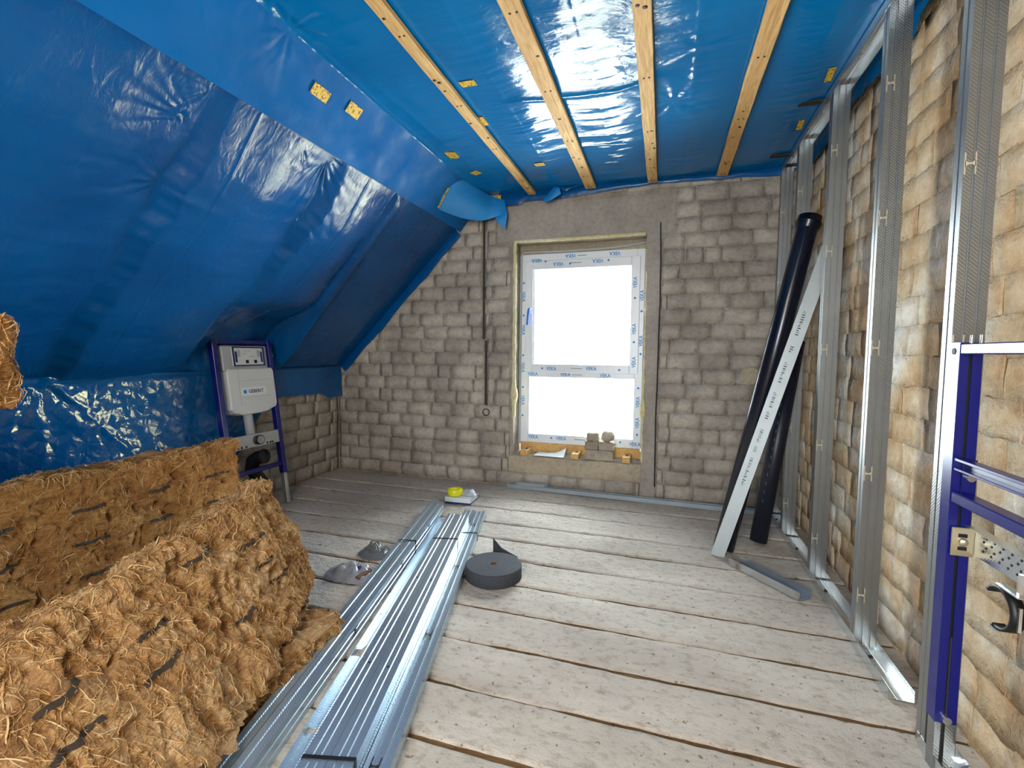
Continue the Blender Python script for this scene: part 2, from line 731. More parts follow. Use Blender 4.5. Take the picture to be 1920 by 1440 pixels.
# ================================================================== STRUCTURE
YB = 4.0            # face of the back wall (mortar plane is a hair behind)
XR = 0.92           # face of the right wall
XL = -3.09          # face of the low left wall
YR = -1.6           # rear wall, behind the camera
ZC = 2.56           # film under the ceiling
WX0, WX1, WZ0, WZ1 = -1.26, -0.155, 0.285, 2.15     # window opening

# --- back wall body with the opening
mb = MB()
m_ = .012
for (x0, x1, z0, z1) in ((-3.5, WX0, -.1, 2.75), (WX1, 1.2, -.1, 2.75), (WX0, WX1, -.1, WZ0), (WX0, WX1, WZ1, 2.75)):
    mb.box((x0, YB + m_, z0), (x1, YB + .3, z1))
wall_back = mb.build('wall_back', M_mortar)
tag(wall_back, 'limewashed brick gable wall around the bright window', kind='structure')


def brick_mesh(L, H, D, seed, rough=.004, nx=5, nz=3):
    """brick face toward -Y, centred on x/z, front at y=0 back at y=D: irregular front grid + sides"""
    r = np.random.default_rng(seed)
    xs = np.linspace(-L / 2, L / 2, nx)
    zs = np.linspace(-H / 2, H / 2, nz)
    V = []
    for i, x in enumerate(xs):
        for j, z in enumerate(zs):
            e = (i in (0, nx - 1)) or (j in (0, nz - 1))
            V.append((x + (r.normal() * rough * .8), (r.random() * rough + (rough * .5 if e else 0)), z + r.normal() * rough * .6))
    F = [tuple(f) for f in grid_faces(nx, nz).tolist()]
    F = [f for f in F]
    ring = [i * nz for i in range(nx)] + [(nx - 1) * nz + j for j in range(1, nz)] + [i * nz + nz - 1 for i in range(nx - 2, -1, -1)] + [j for j in range(nz - 2, 0, -1)]
    o = len(V)
    for k in ring:
        V.append((V[k][0], D, V[k][2]))
    n = len(ring)
    for k in range(n):
        k2 = (k + 1) % n
        F.append((ring[k], o + k, o + k2, ring[k2]))
    me = bpy.data.meshes.new('brick')
    me.from_pydata(V, [], F)
    me.polygons.foreach_set('use_smooth', [i < (nx - 1) * (nz - 1) for i in range(len(F))])
    me.update()
    return me


BR = [brick_mesh(1, 1, 1, s, .03) for s in range(0)]


def brick_set(n, L, H, D, m, rough, seed0):
    out = []
    for s in range(n):
        me = brick_mesh(L, H, D, seed0 + s, rough)
        me.materials.append(m)
        out.append(me)
    return out


COURSE = .118
bricks_full = brick_set(16, .228, .1135, .03, M_brick, .0046, 100)


def put_brick(meshes, base_len, name, parent, loc, length, rz=0.0, hs=1.0):
    me = meshes[random.randrange(len(meshes))]
    o = bpy.data.objects.new(name, me)
    o.location = loc
    o.rotation_euler = (0, random.gauss(0, .006), rz)
    o.scale = (length / base_len * random.choice((1, 1)), 1, hs)
    o.parent = parent
    col.objects.link(o)
    return o


def course_spans(x0, x1, row, L=.24):
    xs = [x0]
    x = x0 + (L * .5 if row % 2 else 0) - random.uniform(0, .05)
    if x <= x0 + .03:
        x += L
    while x < x1 - .05:
        xs.append(x)
        x += random.choice((L, L, L * .9, L * .55 if random.random() < .35 else L))
    xs.append(x1)
    return list(zip(xs[:-1], xs[1:]))


def slope_x(z):
    """x of the roof film at height z"""
    return -4.064 + z


nb = 0
for row in range(22):
    z0 = .012 + row * COURSE
    zc = z0 + COURSE / 2
    if zc > 2.55:
        break
    for (a, b) in course_spans(XL, .92, row):
        segs = [(a, b)]
        # window, lintel, render strip, sill band are kept clear
        holes = []
        if zc > WZ1 and zc < 2.44:
            holes.append((-1.42, .06))
        elif WZ0 - .02 < zc < WZ1 + .03:
            holes.append((WX0 - .025, -.04 if zc > .3 else WX1))
        elif zc < WZ0:
            if zc > .15:
                holes.append((-1.30, -.04))
            else:
                holes.append((-.16, -.04))
        if zc > .70:
            holes.append((-1.556, -1.53) if zc > 1.3 else (-1.533, -1.508))
        for (h0, h1) in holes:
            ns = []
            for (p, q) in segs:
                if q <= h0 or p >= h1:
                    ns.append((p, q))
                else:
                    if p < h0:
                        ns.append((p, h0))
                    if q > h1:
                        ns.append((h1, q))
            segs = ns
        for (p, q) in segs:
            if q - p < .03:
                continue
            if q < slope_x(zc) - .05 and zc > .8:
                continue
            gap = .0055
            if random.random() < .06:
                gap = .014
            off = .001 + random.uniform(-.005, .004)
            put_brick(bricks_full, .228, 'brick', wall_back, ((p + q) / 2, YB + off, zc), (q - p) - gap, 0, random.uniform(.98, 1.04))
            nb += 1


def rough_slab(name, a, b, m, parent, rough=.003, n=(24, 12), seed=1):
    """rendered patch facing -Y with a slightly uneven face"""
    x0, y0, z0 = a
    x1, y1, z1 = b
    xs = np.linspace(x0, x1, n[0])
    zs = np.linspace(z0, z1, n[1])
    X, Z = np.meshgrid(xs, zs, indexing='ij')
    edge = np.minimum(np.minimum(X - x0, x1 - X), np.minimum(Z - z0, z1 - Z))
    Y = y0 + rough * 2 * fbm(X * 9 + seed, Z * 9, 0, 3) + .006 * (edge < 1e-6)
    X = X + (edge < 1e-6) * .006 * pn(X * 20, Z * 20, seed)
    Z = Z + (edge < 1e-6) * .006 * pn(X * 20, Z * 20, seed + 9)
    V = np.stack([X, Y, Z], -1).reshape(-1, 3)
    F = grid_faces(*n).tolist()
    mb = MB()
    mb.add(V, F, True)
    k = n[0] * n[1]
    ring = [i * n[1] for i in range(n[0])] + [(n[0] - 1) * n[1] + j for j in range(1, n[1])] + [i * n[1] + n[1] - 1 for i in range(n[0] - 2, -1, -1)] + [j for j in range(n[1] - 2, 0, -1)]
    rv = [mb.v[i] for i in ring]
    bk = [(v[0], y1, v[2]) for v in rv]
    L = len(rv)
    mb.add(rv + bk, [(i, L + i, L + (i + 1) % L, (i + 1) % L) for i in range(L)])
    return mb.build(name, m, parent)


tag(rough_slab('lintel', (-1.41, YB - .003, WZ1 + .001), (.05, YB + .05, 2.45), M_plaster, wall_back, .002, (30, 10)), 'smooth grey concrete lintel')
tag(rough_slab('render_strip', (WX1, YB - .002, .02), (-.042, YB + .05, WZ1), M_plaster, wall_back, .002, (6, 40), 4), 'smooth grey render strip')
tag(rough_slab('sill_band', (-1.295, YB - .008, .135), (-.157, YB + .05, WZ0 - .004), M_plaster2, wall_back, .003, (30, 6), 7), 'tan render band')
mb = MB()
mb.box((-1.553, YB + .009, 1.30), (-1.533, YB + .013, 2.40))
mb.box((-1.531, YB + .009, .70), (-1.510, YB + .013, 1.30))
tag(mb.build('cable_chase', M_recess_shade, wall_back), 'dark cable chase')  # dark strips set in the groove as its shade
# plugged core hole and the socket hole at the foot of the chase
mb = MB()
mb.lathe([(0, -.006), (.035, -.007), (.05, -.002), (.06, -.008), (.072, -.004), (.074, .03)], 20)
o = mb.build('plugged_core_hole', M_plaster2, wall_back)
setm(o, (.626, YB - .006, 1.031), ((1, 0, 0), (0, 0, -1), (0, 1, 0)))
mb = MB()
mb.lathe([(0, .012), (.024, .012), (.028, -.003), (.034, -.003), (.036, .03)], 16)
o = mb.build('socket_hole', M_recess_shade, wall_back)
setm(o, (-1.512, YB - .006, .655), ((1, 0, 0), (0, 0, -1), (0, 1, 0)))
# reveal lining: left jamb and head show inside the opening
tag(rough_slab('reveal_head', (0, 0, 0), (1.105, .02, .18), M_plaster2, wall_back, .003, (20, 6), 3), 'rough window head')
o = [c for c in children(wall_back) if c.name.startswith('reveal_head')][0]
setm(o, (WX0, YB + .012, WZ1 - .004), ((1, 0, 0), (0, 0, 1), (0, 1, 0)))
o.matrix_local = Matrix(((1, 0, 0, WX0), (0, 0, 1, YB + .006), (0, 1, 0, WZ1 - .003), (0, 0, 0, 1)))

tag(rough_slab('head_infill', (WX0, YB + .178, 2.066), (WX1, YB + .26, WZ1 + .004), M_plaster2, wall_back, .003, (20, 4), 13), 'tan infill above the window frame')
tag(rough_slab('side_infill', (-.172, YB + .19, WZ0), (WX1 + .004, YB + .26, WZ1), M_foam, wall_back, .003, (4, 30), 15), 'foam beside the frame')

# --- left low wall
mb = MB()
mb.box((XL - .25, YR - .2, -.1), (XL - .012, YB + .2, 1.1))
wall_left = mb.build('wall_left', M_mortar)
tag(wall_left, 'low knee wall of limewashed brick under the roof slope', kind='structure')
bricks_left = brick_set(8, .228, .1135, .03, M_brick, .0035, 300)
for row in range(8):
    zc = .012 + (row + .5) * COURSE
    for (a, b) in course_spans(1.0, YB - .005, row):
        put_brick(bricks_left, .228, 'brick', wall_left, (XL - .002 + random.uniform(-.003, .003), (a + b) / 2, zc), b - a - .005, math.pi / 2)

# --- right wall
mb = MB()
mb.box((XR + .014, YR - .2, -.1), (XR + .3, YB + .2, 2.75))
wall_right = mb.build('wall_right', M_mortarR)
tag(wall_right, 'rough sandy brick wall behind the steel studs', kind='structure')
bricks_right = brick_set(16, .228, .1165, .035, M_brickR, .0055, 500)
for row in range(21):
    zc = .012 + (row + .5) * COURSE
    for (a, b) in course_spans(.92, YB - .005, row):
        put_brick(bricks_right, .228, 'brick', wall_right, (XR + .003 + random.uniform(-.0025, .002), (a + b) / 2, zc), b - a - .003, -math.pi / 2, 1.03)

# --- rear wall with an opening (behind the camera)
mb = MB()
for (x0, x1, z0, z1) in ((-3.4, -1.0, -.1, 2.75), (0, 1.2, -.1, 2.75), (-1.0, 0, -.1, .65), (-1.0, 0, 1.85, 2.75)):
    mb.box((x0, YR - .2, z0), (x1, YR, z1))
tag(mb.build('wall_rear', M_mortarR), 'brick wall with an opening behind the viewer', kind='structure')

# --- roof and ceiling boarding above the film
mb = MB()
mb.box((-1.75, YR - .2, ZC + .10), (1.2, YB + .3, ZC + .2))
mb.add([(XL - .3, YR - .2, .95), (XL - .3, YB + .3, .95), (-1.62, YB + .3, 2.72), (-1.62, YR - .2, 2.72),
        (XL - .4, YR - .2, 1.05), (XL - .4, YB + .3, 1.05), (-1.72, YB + .3, 2.85), (-1.72, YR - .2, 2.85)],
       [(0, 1, 2, 3), (7, 6, 5, 4), (0, 4, 5, 1), (2, 6, 7, 3), (1, 5, 6, 2), (3, 7, 4, 0)])
tag(mb.build('ceiling', M_block), 'roof boarding hidden above the blue film', kind='structure')

# --- floor: base with the joints, planks as parts
mb = MB()
mb.box((XL - .3, YR - .2, -.2), (1.2, YB + .3, -.0105))
floor = mb.build('floor', M_joint)
tag(floor, 'rough concrete plank floor with dusty joints', kind='structure')
joints = [YR, -1.05, -.80, -.54, -.28, -.02, .235, .49, .745, 1.0, 1.256, 1.50, 1.762, 2.02, 2.273, 2.548, 2.828, 3.09, 3.385, 3.66, YB + .02]
for k in range(len(joints) - 1):
    y0, y1 = joints[k], joints[k + 1]
    nx, ny = 150, 14
    if y1 < .9:
        nx, ny = 80, 10
    xs = np.linspace(XL - .02, XR + .02, nx)
    t = np.linspace(0, 1, ny)
    t = .5 - .5 * np.cos(t * math.pi) if ny > 6 else t
    X, T = np.meshgrid(xs, t, indexing='ij')
    fill0 = sstep(.12, .4, fbm(xs * 1.1, k * 7.7, 0, 3) + .02)     # where the joint is slurried over
    fill1 = sstep(.12, .4, fbm(xs * 1.1, (k + 1) * 7.7, 0, 3) + .02)
    w0 = (.0105 + .005 * fbm(xs * 9, k * 3.1, 1, 4)) * (1 - .95 * fill0)
    w1 = (.0105 + .005 * fbm(xs * 9, k * 3.1 + 55, 2, 4)) * (1 - .95 * fill1)
    Y = (y0 + w0)[:, None] * (1 - T) + (y1 - w1)[:, None] * T
    Z = .0045 * fbm(X * 4, Y * 9, 3.3, 4) + .003 * fbm(X * 22, Y * 26, 1.3, 2)
    d0 = np.abs(Y - y0)
    d1 = np.abs(Y - y1)
    edge = np.minimum(d0, d1)
    Z -= .006 * np.exp(-(edge / .012) ** 2)
    Z[:, 0] -= .02
    Z[:, -1] -= .02
    V = np.stack([X, Y, Z], -1).reshape(-1, 3)
    me = fast_mesh('plank', V, grid_faces(nx, ny), True)
    link('plank', me, M_floor, floor)

# ================================================================== WINDOW
win = empty('window_1', (-.71, YB + .18, .376))
tag(win, 'white two-part window still wrapped in printed film', kind='structure')
WO = Vector((-.71, YB + .18, .376))


def wbox(name, x0, x1, z0, z1, y0, y1, m=None, parent=win, bev=.004):
    mb = MB()
    mb.box((x0 - WO.x, y0 - WO.y, z0 - WO.z), (x1 - WO.x, y1 - WO.y, z1 - WO.z), bev)
    return mb.build(name, m or M_pvc, parent)


fy0, fy1 = YB + .18, YB + .25
FX0, FX1, FZ0, FZ1 = -1.255, -.168, .376, 2.072
f_l = wbox('outer_frame_jamb', FX0, FX0 + .081, FZ0, FZ1, fy0, fy1)
f_r = wbox('outer_frame_jamb', FX1 - .068, FX1, FZ0, FZ1, fy0, fy1)
f_t = wbox('outer_frame_head', FX0 + .081, FX1 - .068, FZ1 - .072, FZ1, fy0, fy1)
f_b = wbox('outer_frame_bottom_rail', FX0 + .081, FX1 - .068, FZ0, .456, fy0, fy1)
f_m = wbox('transom', FX0 + .081, FX1 - .068, .974, 1.030, fy0, fy1)
# opening sash of the upper light stands proud of the frame
sash = empty('sash', (0, 0, 0))
sash.parent = win
sy0 = fy0 - .016
s_l = wbox('sash_stile', -1.205, -1.133, 1.018, 2.010, sy0, fy1 - .005, parent=sash)
s_r = wbox('sash_stile', -.278, -.205, 1.018, 2.010, sy0, fy1 - .005, parent=sash)
s_t = wbox('sash_rail', -1.133, -.278, 1.933, 2.010, sy0, fy1 - .005, parent=sash)
s_b = wbox('sash_rail', -1.133, -.278, 1.018, 1.093, sy0, fy1 - .005, parent=sash)
wbox('glazing_bead', -1.133, -1.121, 1.093, 1.933, fy0 + .004, fy0 + .03, parent=sash)
wbox('glass', -1.134, -.277, 1.092, 1.934, fy0 + .03, fy0 + .034, M_glass, sash, 0)
wbox('glass', FX0 + .079, FX1 - .067, .455, .976, fy0 + .03, fy0 + .034, M_glass, win, 0)
wbox('glazing_bead', FX0 + .081, FX0 + .092, .456, .974, fy0 + .006, fy0 + .03)
# handle in blue protective foil
hd = wbox('handle', -1.165, -1.145, 1.545, 1.60, sy0 - .02, sy0, M_pvc, sash, .003)
mb = MB()
mb.tube([(-1.155 - WO.x, sy0 - .022 - WO.y, 1.585 - WO.z), (-1.158 - WO.x, sy0 - .045 - WO.y, 1.575 - WO.z), (-1.162 - WO.x, sy0 - .05 - WO.y, 1.53 - WO.z), (-1.168 - WO.x, sy0 - .05 - WO.y, 1.44 - WO.z)], .012, 8)
tag(mb.build('handle_lever', M_bluefoil, sash), 'lever in blue foil')
# sealing strip around the frame (grey tube, loose at the top)
mb = MB()
mb.tube([(-1.250 - WO.x, fy0 - .008 - WO.y, .36 - WO.z), (-1.250 - WO.x, fy0 - .01 - WO.y, 1.2 - WO.z), (-1.245 - WO.x, fy0 - .012 - WO.y, 2.06 - WO.z), (-1.22 - WO.x, fy0 - .012 - WO.y, 2.092 - WO.z), (-.9 - WO.x, fy0 - .01 - WO.y, 2.083 - WO.z), (-.5 - WO.x, fy0 - .01 - WO.y, 2.088 - WO.z), (-.3 - WO.x, fy0 - .012 - WO.y, 2.10 - WO.z), (-.17 - WO.x, fy0 - .012 - WO.y, 2.118 - WO.z)], .012, 8)
tag(mb.build('sealing_strip', M_grey, win), 'grey sealing strip')
# timber packing under the frame
wbox('packing_timber', FX0 + .01, FX1 - .005, .29, .374, fy0 + .012, fy1, M_block, win, .002)
# foam bead at the reveal: lumpy tube left and top
mb = MB()
fp = []
frs = []
for i in range(46):
    t = i / 45
    z = .62 + t * 1.53
    fp.append((WX0 + .006 - WO.x + .006 * float(pn(i * .7, 1)), YB + .004 - WO.y, z - WO.z))
    frs.append(.017 + .008 * abs(float(pn(i * .45, 7))) + (.022 * math.exp(-((z - .82) / .06) ** 2)))
for i in range(36):
    t = (i + 1) / 36
    fp.append((WX0 + .006 + t * 1.09 - WO.x, YB + .004 - WO.y, WZ1 - .002 + .003 * float(pn(i * .7, 5)) - WO.z))
    frs.append(.015 + .004 * abs(float(pn(i * .5, 3))))
mb.tube(fp, .015, 8, rs=frs)
tag(mb.build('foam_bead', M_foam, win), 'pale yellow expanding foam bead')
mb = MB()
fp, frs = [], []
for i in range(40):
    t = i / 39
    z = .30 + t * 1.55
    fp.append((WX1 + .004 - WO.x + .005 * float(pn(i * .8, 21)), YB + .002 - WO.y, z - WO.z))
    frs.append(max(.003, .006 + .016 * float(pn(i * .33, 31)) + .018 * math.exp(-((z - .74) / .09) ** 2)))
mb.tube(fp, .01, 7, rs=frs)
tag(mb.build('foam_bead', M_foam, win), 'ragged white foam edge')


def letter(body, x, z, ang, size, y, parent, m=M_blueink, sx=1.0):
    o = bpy.data.objects.new('lettering', text_mesh(body, size))
    if not o.data.materials:
        o.data.materials.append(m)
    o.parent = parent
    col.objects.link(o)
    ca, sa = math.cos(ang), math.sin(ang)
    # text x -> (ca,0,sa), text y -> (-sa,0,ca), normal -> -Y
    o.matrix_local = Matrix(((ca * sx, -sa, 0, x - WO.x), (0, 0, -1, y - .0006 - WO.y), (sa * sx, ca, 0, z - WO.z), (0, 0, 0, 1)))
    return o


def diamond(x, z, r, y, parent):
    mb = MB()
    mb.add([(x - WO.x + dx * r, y - .0008 - WO.y, z - WO.z + dz * r) for dx, dz in ((0, -1), (1, 0), (0, 1), (-1, 0))], [(0, 1, 2, 3)])
    return mb.build('printed_diamond', M_blueink, parent)


PI = math.pi
sz = .044
for (b, x, z, a, y, p) in (
        ('VEKA', -1.10, 2.012, PI, sy0, s_t), ('VEKA', -.905, 1.975, PI, sy0, s_t), ('VEKA', -.56, 1.985, PI, sy0, s_t),
        ('VEKA', -.80, 2.043, PI, fy0, f_t), ('VEKA', -.42, 2.043, PI, fy0, f_t),
        ('VEKA', -.245, 1.79, PI / 2, sy0, s_r), ('VEKA', -.245, 1.40, PI / 2, sy0, s_r), ('VEKA', -.24, 1.12, PI / 2, sy0, s_r),
        ('VEKA', -.188, 1.68, PI / 2, fy0, f_r), ('VEKA', -.188, 1.30, PI / 2, fy0, f_r),
        ('VEKA', -.20, .78, PI / 2, fy0, f_r), ('VEKA', -.20, .60, PI / 2, fy0, f_r),
        ('VEKA', -1.222, 1.70, -PI / 2, fy0, f_l), ('VEKA', -1.222, 1.40, -PI / 2, fy0, f_l), ('VEKA', -1.222, 1.06, -PI / 2, fy0, f_l),
        ('VEKA', -1.222, .76, -PI / 2, fy0, f_l),
        ('VEKA', -.955, 1.052, 0, sy0, s_b), ('VEKA', -.60, 1.058, 0, sy0, s_b), ('VEKA', -.28, 1.050, 0, sy0, s_r),
        ('VEKA', -1.13, 1.002, 0, fy0, f_m), ('VEKA', -.83, 1.002, 0, fy0, f_m), ('VEKA', -.48, 1.0, 0, fy0, f_m),
        ('VEKA', -1.12, .425, 0, fy0, f_b), ('VEKA', -.86, .425, 0, fy0, f_b), ('VEKA', -.215, .415, 0, fy0, f_r)):
    if b == 'VEKA' and p is s_r and x == -.28:
        continue
    letter(b, x, z, a, sz, y, p, M_blueink, .86)
for (x, z, y, p) in ((-1.02, 2.0, sy0, s_t), (-.80, 1.972, sy0, s_t), (-.47, 1.985, sy0, s_t), (-.245, 1.66, sy0, s_r), (-.245, 1.29, sy0, s_r),
                     (-.188, 1.55, fy0, f_r), (-.188, 1.19, fy0, f_r), (-.20, .90, fy0, f_r), (-.20, .5, fy0, f_r), (-1.222, 1.82, fy0, f_l), (-1.222, 1.53, fy0, f_l),
                     (-1.222, 1.17, fy0, f_l), (-1.222, .88, fy0, f_l), (-1.222, .62, fy0, f_l), (-1.04, 1.055, sy0, s_b), (-.36, 1.052, sy0, s_b), (-.95, .425, fy0, f_b), (-.34, .425, fy0, f_b)):
    diamond(x, z, .012, y, p)
for (x0, x1, z, y, p) in ((-.80, -.70, 1.978, sy0, s_t), (-.74, -.66, 2.04, fy0, f_t), (-.78, -.68, 1.058, sy0, s_b), (-.77, -.68, 1.002, fy0, f_m), (-.74, -.64, .425, fy0, f_b)):
    mb = MB()
    mb.box((x0 - WO.x, y - .001 - WO.y, z - .002 - WO.z), (x1 - WO.x, y - WO.y, z + .002 - WO.z))
    mb.build('printed_line', M_darkink, p)

# ================================================================== BLUE FILM
# --- one sheet: ceiling + folded strip down to the free lower edge
YN = YR + .02


def radial(X, Y, px, py, n, amp, R, ph=0.0, dirn=None, spread=.8):
    """wrinkles radiating from a staple, optionally only towards the angle dirn"""
    d = np.hypot(X - px, Y - py)
    th = np.arctan2(Y - py, X - px)
    f = np.cos(n * th + ph + 2.2 * pn(th * 2 + 5, d * 5, n) + 1.2 * pn(th * 5 + 1, d * 9, n + 3))
    f = f * (.55 + .9 * pn(th * 3 + 9, ph + 2, n))
    if dirn is not None:
        da = (th - dirn + math.pi) % (2 * math.pi) - math.pi
        f = f * np.exp(-(da / spread) ** 2)
    return amp * f * np.exp(-d / R) * sstep(0, .05, d)


nx, ny = 215, 470
# arclength coordinate u: ceiling from XR to -1.53, then the strip to (-1.78,2.28)
Lc = XR - .01 + 1.53
Ls = math.hypot(.25, .28)
us = np.concatenate([np.linspace(0, Lc, nx - 36, endpoint=False), np.linspace(Lc, Lc + Ls, 36)])
ys = np.concatenate([np.linspace(YN, .8, 60, endpoint=False), np.linspace(.8, YB - .012, ny - 60)])
U, Y = np.meshgrid(us, ys, indexing='ij')
onc = U <= Lc
X = np.where(onc, XR - .01 - U, -1.53 - (U - Lc) * .25 / Ls)
Z = np.where(onc, ZC, ZC - (U - Lc) * .28 / Ls)
# heights (along the sheet normal, into the room)
bat_x = np.array([-1.095, -.60, -.12, .378])
dist_b = np.min(np.abs(X[..., None] - bat_x), -1)
sag = sstep(.03, .24, dist_b) * onc
yw = Y + .05 * pn(X * 2, Y * 1.3, 3) + .25 * X * .3
h = .013 * sag * (.6 + .8 * pn(X * 1.4, Y * 1.1, 5))
wr_amt = .35 + 1.1 * sstep(-.1, .45, fbm(X * 1.0 + 3, Y * .9, 2.2, 2)) + .7 * np.exp(-((X + .55) / .5) ** 2 - ((Y - 2.7) / .8) ** 2)
h += onc * sag * wr_amt * (.0042 * (ridged(X * 1.3, yw * 6.5, 1.1, 2) - .6) + .0022 * (ridged(X * 2.4 + 4, yw * 13, 6.1, 2) - .6))
# hard crumple line across the field between the second and third batten
for (yc, amp, x0, x1) in ((2.58, .014, -.95, .05), (3.25, .009, -.95, -.1), (3.10, .006, -1.0, -.1), (1.62, .009, -.55, -.1)):
    dd = (Y - yc - .05 * pn(X * 5, yc, 2) - .03 * X)
    h += onc * sstep(x0, x0 + .15, X) * (1 - sstep(x1 - .15, x1, X)) * amp * np.exp(-np.abs(dd) / .022)
# lengthwise fold creases pressed into the roll
for xc in (.105, -.37, -.86, .62):
    h += onc * .004 * np.exp(-np.abs(X - xc) / .006)
# strip: gentle waves and pulls at its upper fold
ss = np.clip((U - Lc) / Ls, 0, 1)
h += (~onc) * (.006 * pn(ss * 2, Y * 3.0, 8) + .010 * pn(ss * .8, Y * 1.2, 4) + .02 * ss ** 2 + .004 * (ridged(ss * 1.2, Y * 4, 3) - .6) * (1 - ss))
h += radial(U, Y, Lc + .02, 1.72, 9, .010, .13) + radial(U, Y, Lc - .05, 1.55, 7, .010, .12, 1)
h += radial(U, Y, Lc - .30, 3.52, 8, .006, .12) + radial(U, Y, .9, 2.8, 9, .006, .15, .5) + radial(U, Y, .78, 2.35, 7, .006, .14, 2)
h = np.where(onc, h * (1 - .96 * sstep(.66, .74, X)) * (1 - sstep(YB - .12, YB - .02, Y)), h)
h += .010 * np.exp(-((U - Lc + .004 * np.sin(Y * 7)) / .012) ** 2) * sstep(1.2, 1.9, Y)
h += onc * .0035 * np.exp(-((U - Lc + .13 + .05 * (Y - 3)) / .02) ** 2) * sstep(1.9, 2.4, Y)
nxn = np.where(onc, 0, .28 / Ls)
nzn = np.where(onc, -1.0, -.25 / Ls)
blend = sstep(Lc - .02, Lc + .02, U)
nxn = blend * .28 / Ls
nzn = -(1 - blend) - blend * .25 / Ls
X = X + h * nxn
Z = np.minimum(Z + h * nzn, 9)
# keep the film above the battens
Z = np.where(onc, np.maximum(Z, ZC - .06), Z)
V = np.stack([X, Y, Z], -1).reshape(-1, 3)
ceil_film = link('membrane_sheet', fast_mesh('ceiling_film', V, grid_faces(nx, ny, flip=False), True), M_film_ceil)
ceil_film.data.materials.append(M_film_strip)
mi = np.zeros((nx - 1, ny - 1), np.int32)
mi[us[:-1] >= Lc + .018] = 1
ceil_film.data.polygons.foreach_set('material_index', mi.ravel())
tag(ceil_film, 'shiny blue plastic sheet stretched over the ceiling above the battens', 'plastic sheet')
X0c, Z0c = X, Z

# upstand glued to the back wall (wavy lower edge)
n1, n2 = 90, 8
xs = np.linspace(-1.40, .80, n1)
zl = 2.475 + .045 * sstep(-1.0, .0, xs) + .012 * fbm(xs * 3, 2, 0, 3) - .02 * sstep(.0, .8, xs)
zl = np.where(xs < -1.2, zl - .02, zl)
T = np.linspace(0, 1, n2)
Xg = np.repeat(xs[:, None], n2, 1)
Zg = (ZC - .002) * (1 - T)[None] + zl[:, None] * T[None]
Yg = YB - .014 - .010 * np.sin(T * 3)[None] + .004 * fbm(Xg * 6, Zg * 14, 1, 3)
V = np.stack([Xg, Yg, Zg], -1).reshape(-1, 3)
tag(link('back_upstand', fast_mesh('back_upstand', V, grid_faces(n1, n2, flip=True), True), M_film_slope, ceil_film), 'dark strip stuck to the gable wall')
# skirt on the right wall behind the studs
n1, n2 = 150, 10
ys_ = np.linspace(.6, YB - .03, n1)
zl = 2.468 + .018 * np.sin(ys_ * 9) + .03 * fbm(ys_ * 2.2, 6, 0, 3) - .05 * np.exp(-((ys_ - 2.32) / .06) ** 2) - .03 * np.exp(-((ys_ - 3.62) / .15) ** 2)
Yg = np.repeat(ys_[:, None], n2, 1)
Zg = (ZC - .002) * (1 - T[:1]) + np.linspace(0, 1, n2)[None] * (zl[:, None] - ZC)
Xg = XR - .022 - .010 * np.linspace(0, 1, n2)[None] + .009 * fbm(Yg * 7, Zg * 5, 1, 3)
V = np.stack([Xg, Yg, Zg], -1).reshape(-1, 3)
link('wall_skirt', fast_mesh('wall_skirt', V, grid_faces(n1, n2), True), M_film_ceil, ceil_film)


def patch(name, top, bot, m, parent, n=14, bulge=0.0, bdir=(1, -.4, 0), k=24):
    """lofted piece of film between two 3D polylines"""

    def res(P, n):
        P = np.array(P, float)
        d = np.concatenate([[0], np.cumsum(np.linalg.norm(np.diff(P, axis=0), axis=1))])
        t = np.linspace(0, d[-1], n)
        Q = np.stack([np.interp(t, d, P[:, i]) for i in range(3)], 1)
        for _ in range(3):
            Q[1:-1] = (Q[:-2] + 2 * Q[1:-1] + Q[2:]) / 4
        return Q

    A, B = res(top, k), res(bot, k)
    t = np.linspace(0, 1, n)
    W = A[:, None] * (1 - t)[None, :, None] + B[:, None] * t[None, :, None]
    s = np.sin(t * PI)[None, :, None] * np.sin(np.linspace(0, PI, k))[:, None, None]
    W = W + s * bulge * np.array(bdir)[None, None] + .006 * (fbm(W[..., 0] * 9, W[..., 1] * 9, W[..., 2] * 9, 3)[..., None]) * s
    return link(name, fast_mesh(name, W.reshape(-1, 3), grid_faces(k, n), True), m, parent)


# loose curled end of the strip over the gable wall
tag(patch('loose_flap', [(-1.56, 3.40, 2.55), (-1.52, 3.70, 2.545), (-1.45, 3.93, 2.53), (-1.34, 3.965, 2.50)],
          [(-1.765, 3.35, 2.325), (-1.70, 3.60, 2.315), (-1.62, 3.76, 2.305), (-1.50, 3.86, 2.305), (-1.39, 3.90, 2.345), (-1.295, 3.90, 2.372)],
          M_film_flap, ceil_film, 14, .05, (.7, -.6, -.25)), 'loose curled corner')
tag(patch('flap_tail', [(-1.40, 3.90, 2.345), (-1.34, 3.905, 2.37), (-1.292, 3.90, 2.372)], [(-1.385, 3.885, 2.31), (-1.34, 3.89, 2.26), (-1.307, 3.89, 2.232)],
          M_film_flap, ceil_film, 6, .01, (0, -1, 0), 8), 'pale hanging corner')
tag(patch('torn_tab', [(-.90, 3.93, 2.56), (-.875, 3.90, 2.545), (-.845, 3.88, 2.53)], [(-.985, 3.88, 2.432), (-.95, 3.87, 2.412), (-.83, 3.88, 2.478)],
          M_film_flap, ceil_film, 8, .012, (0, -1, 0), 8), 'pale torn tab')
tag(patch('torn_tab', [(-.86, 3.94, 2.556), (-.77, 3.95, 2.556), (-.68, 3.955, 2.556)], [(-.83, 3.945, 2.525), (-.805, 3.94, 2.512), (-.75, 3.95, 2.54)],
          M_film_slope, ceil_film, 6, .006, (0, -1, 0), 8), 'dark torn fold')


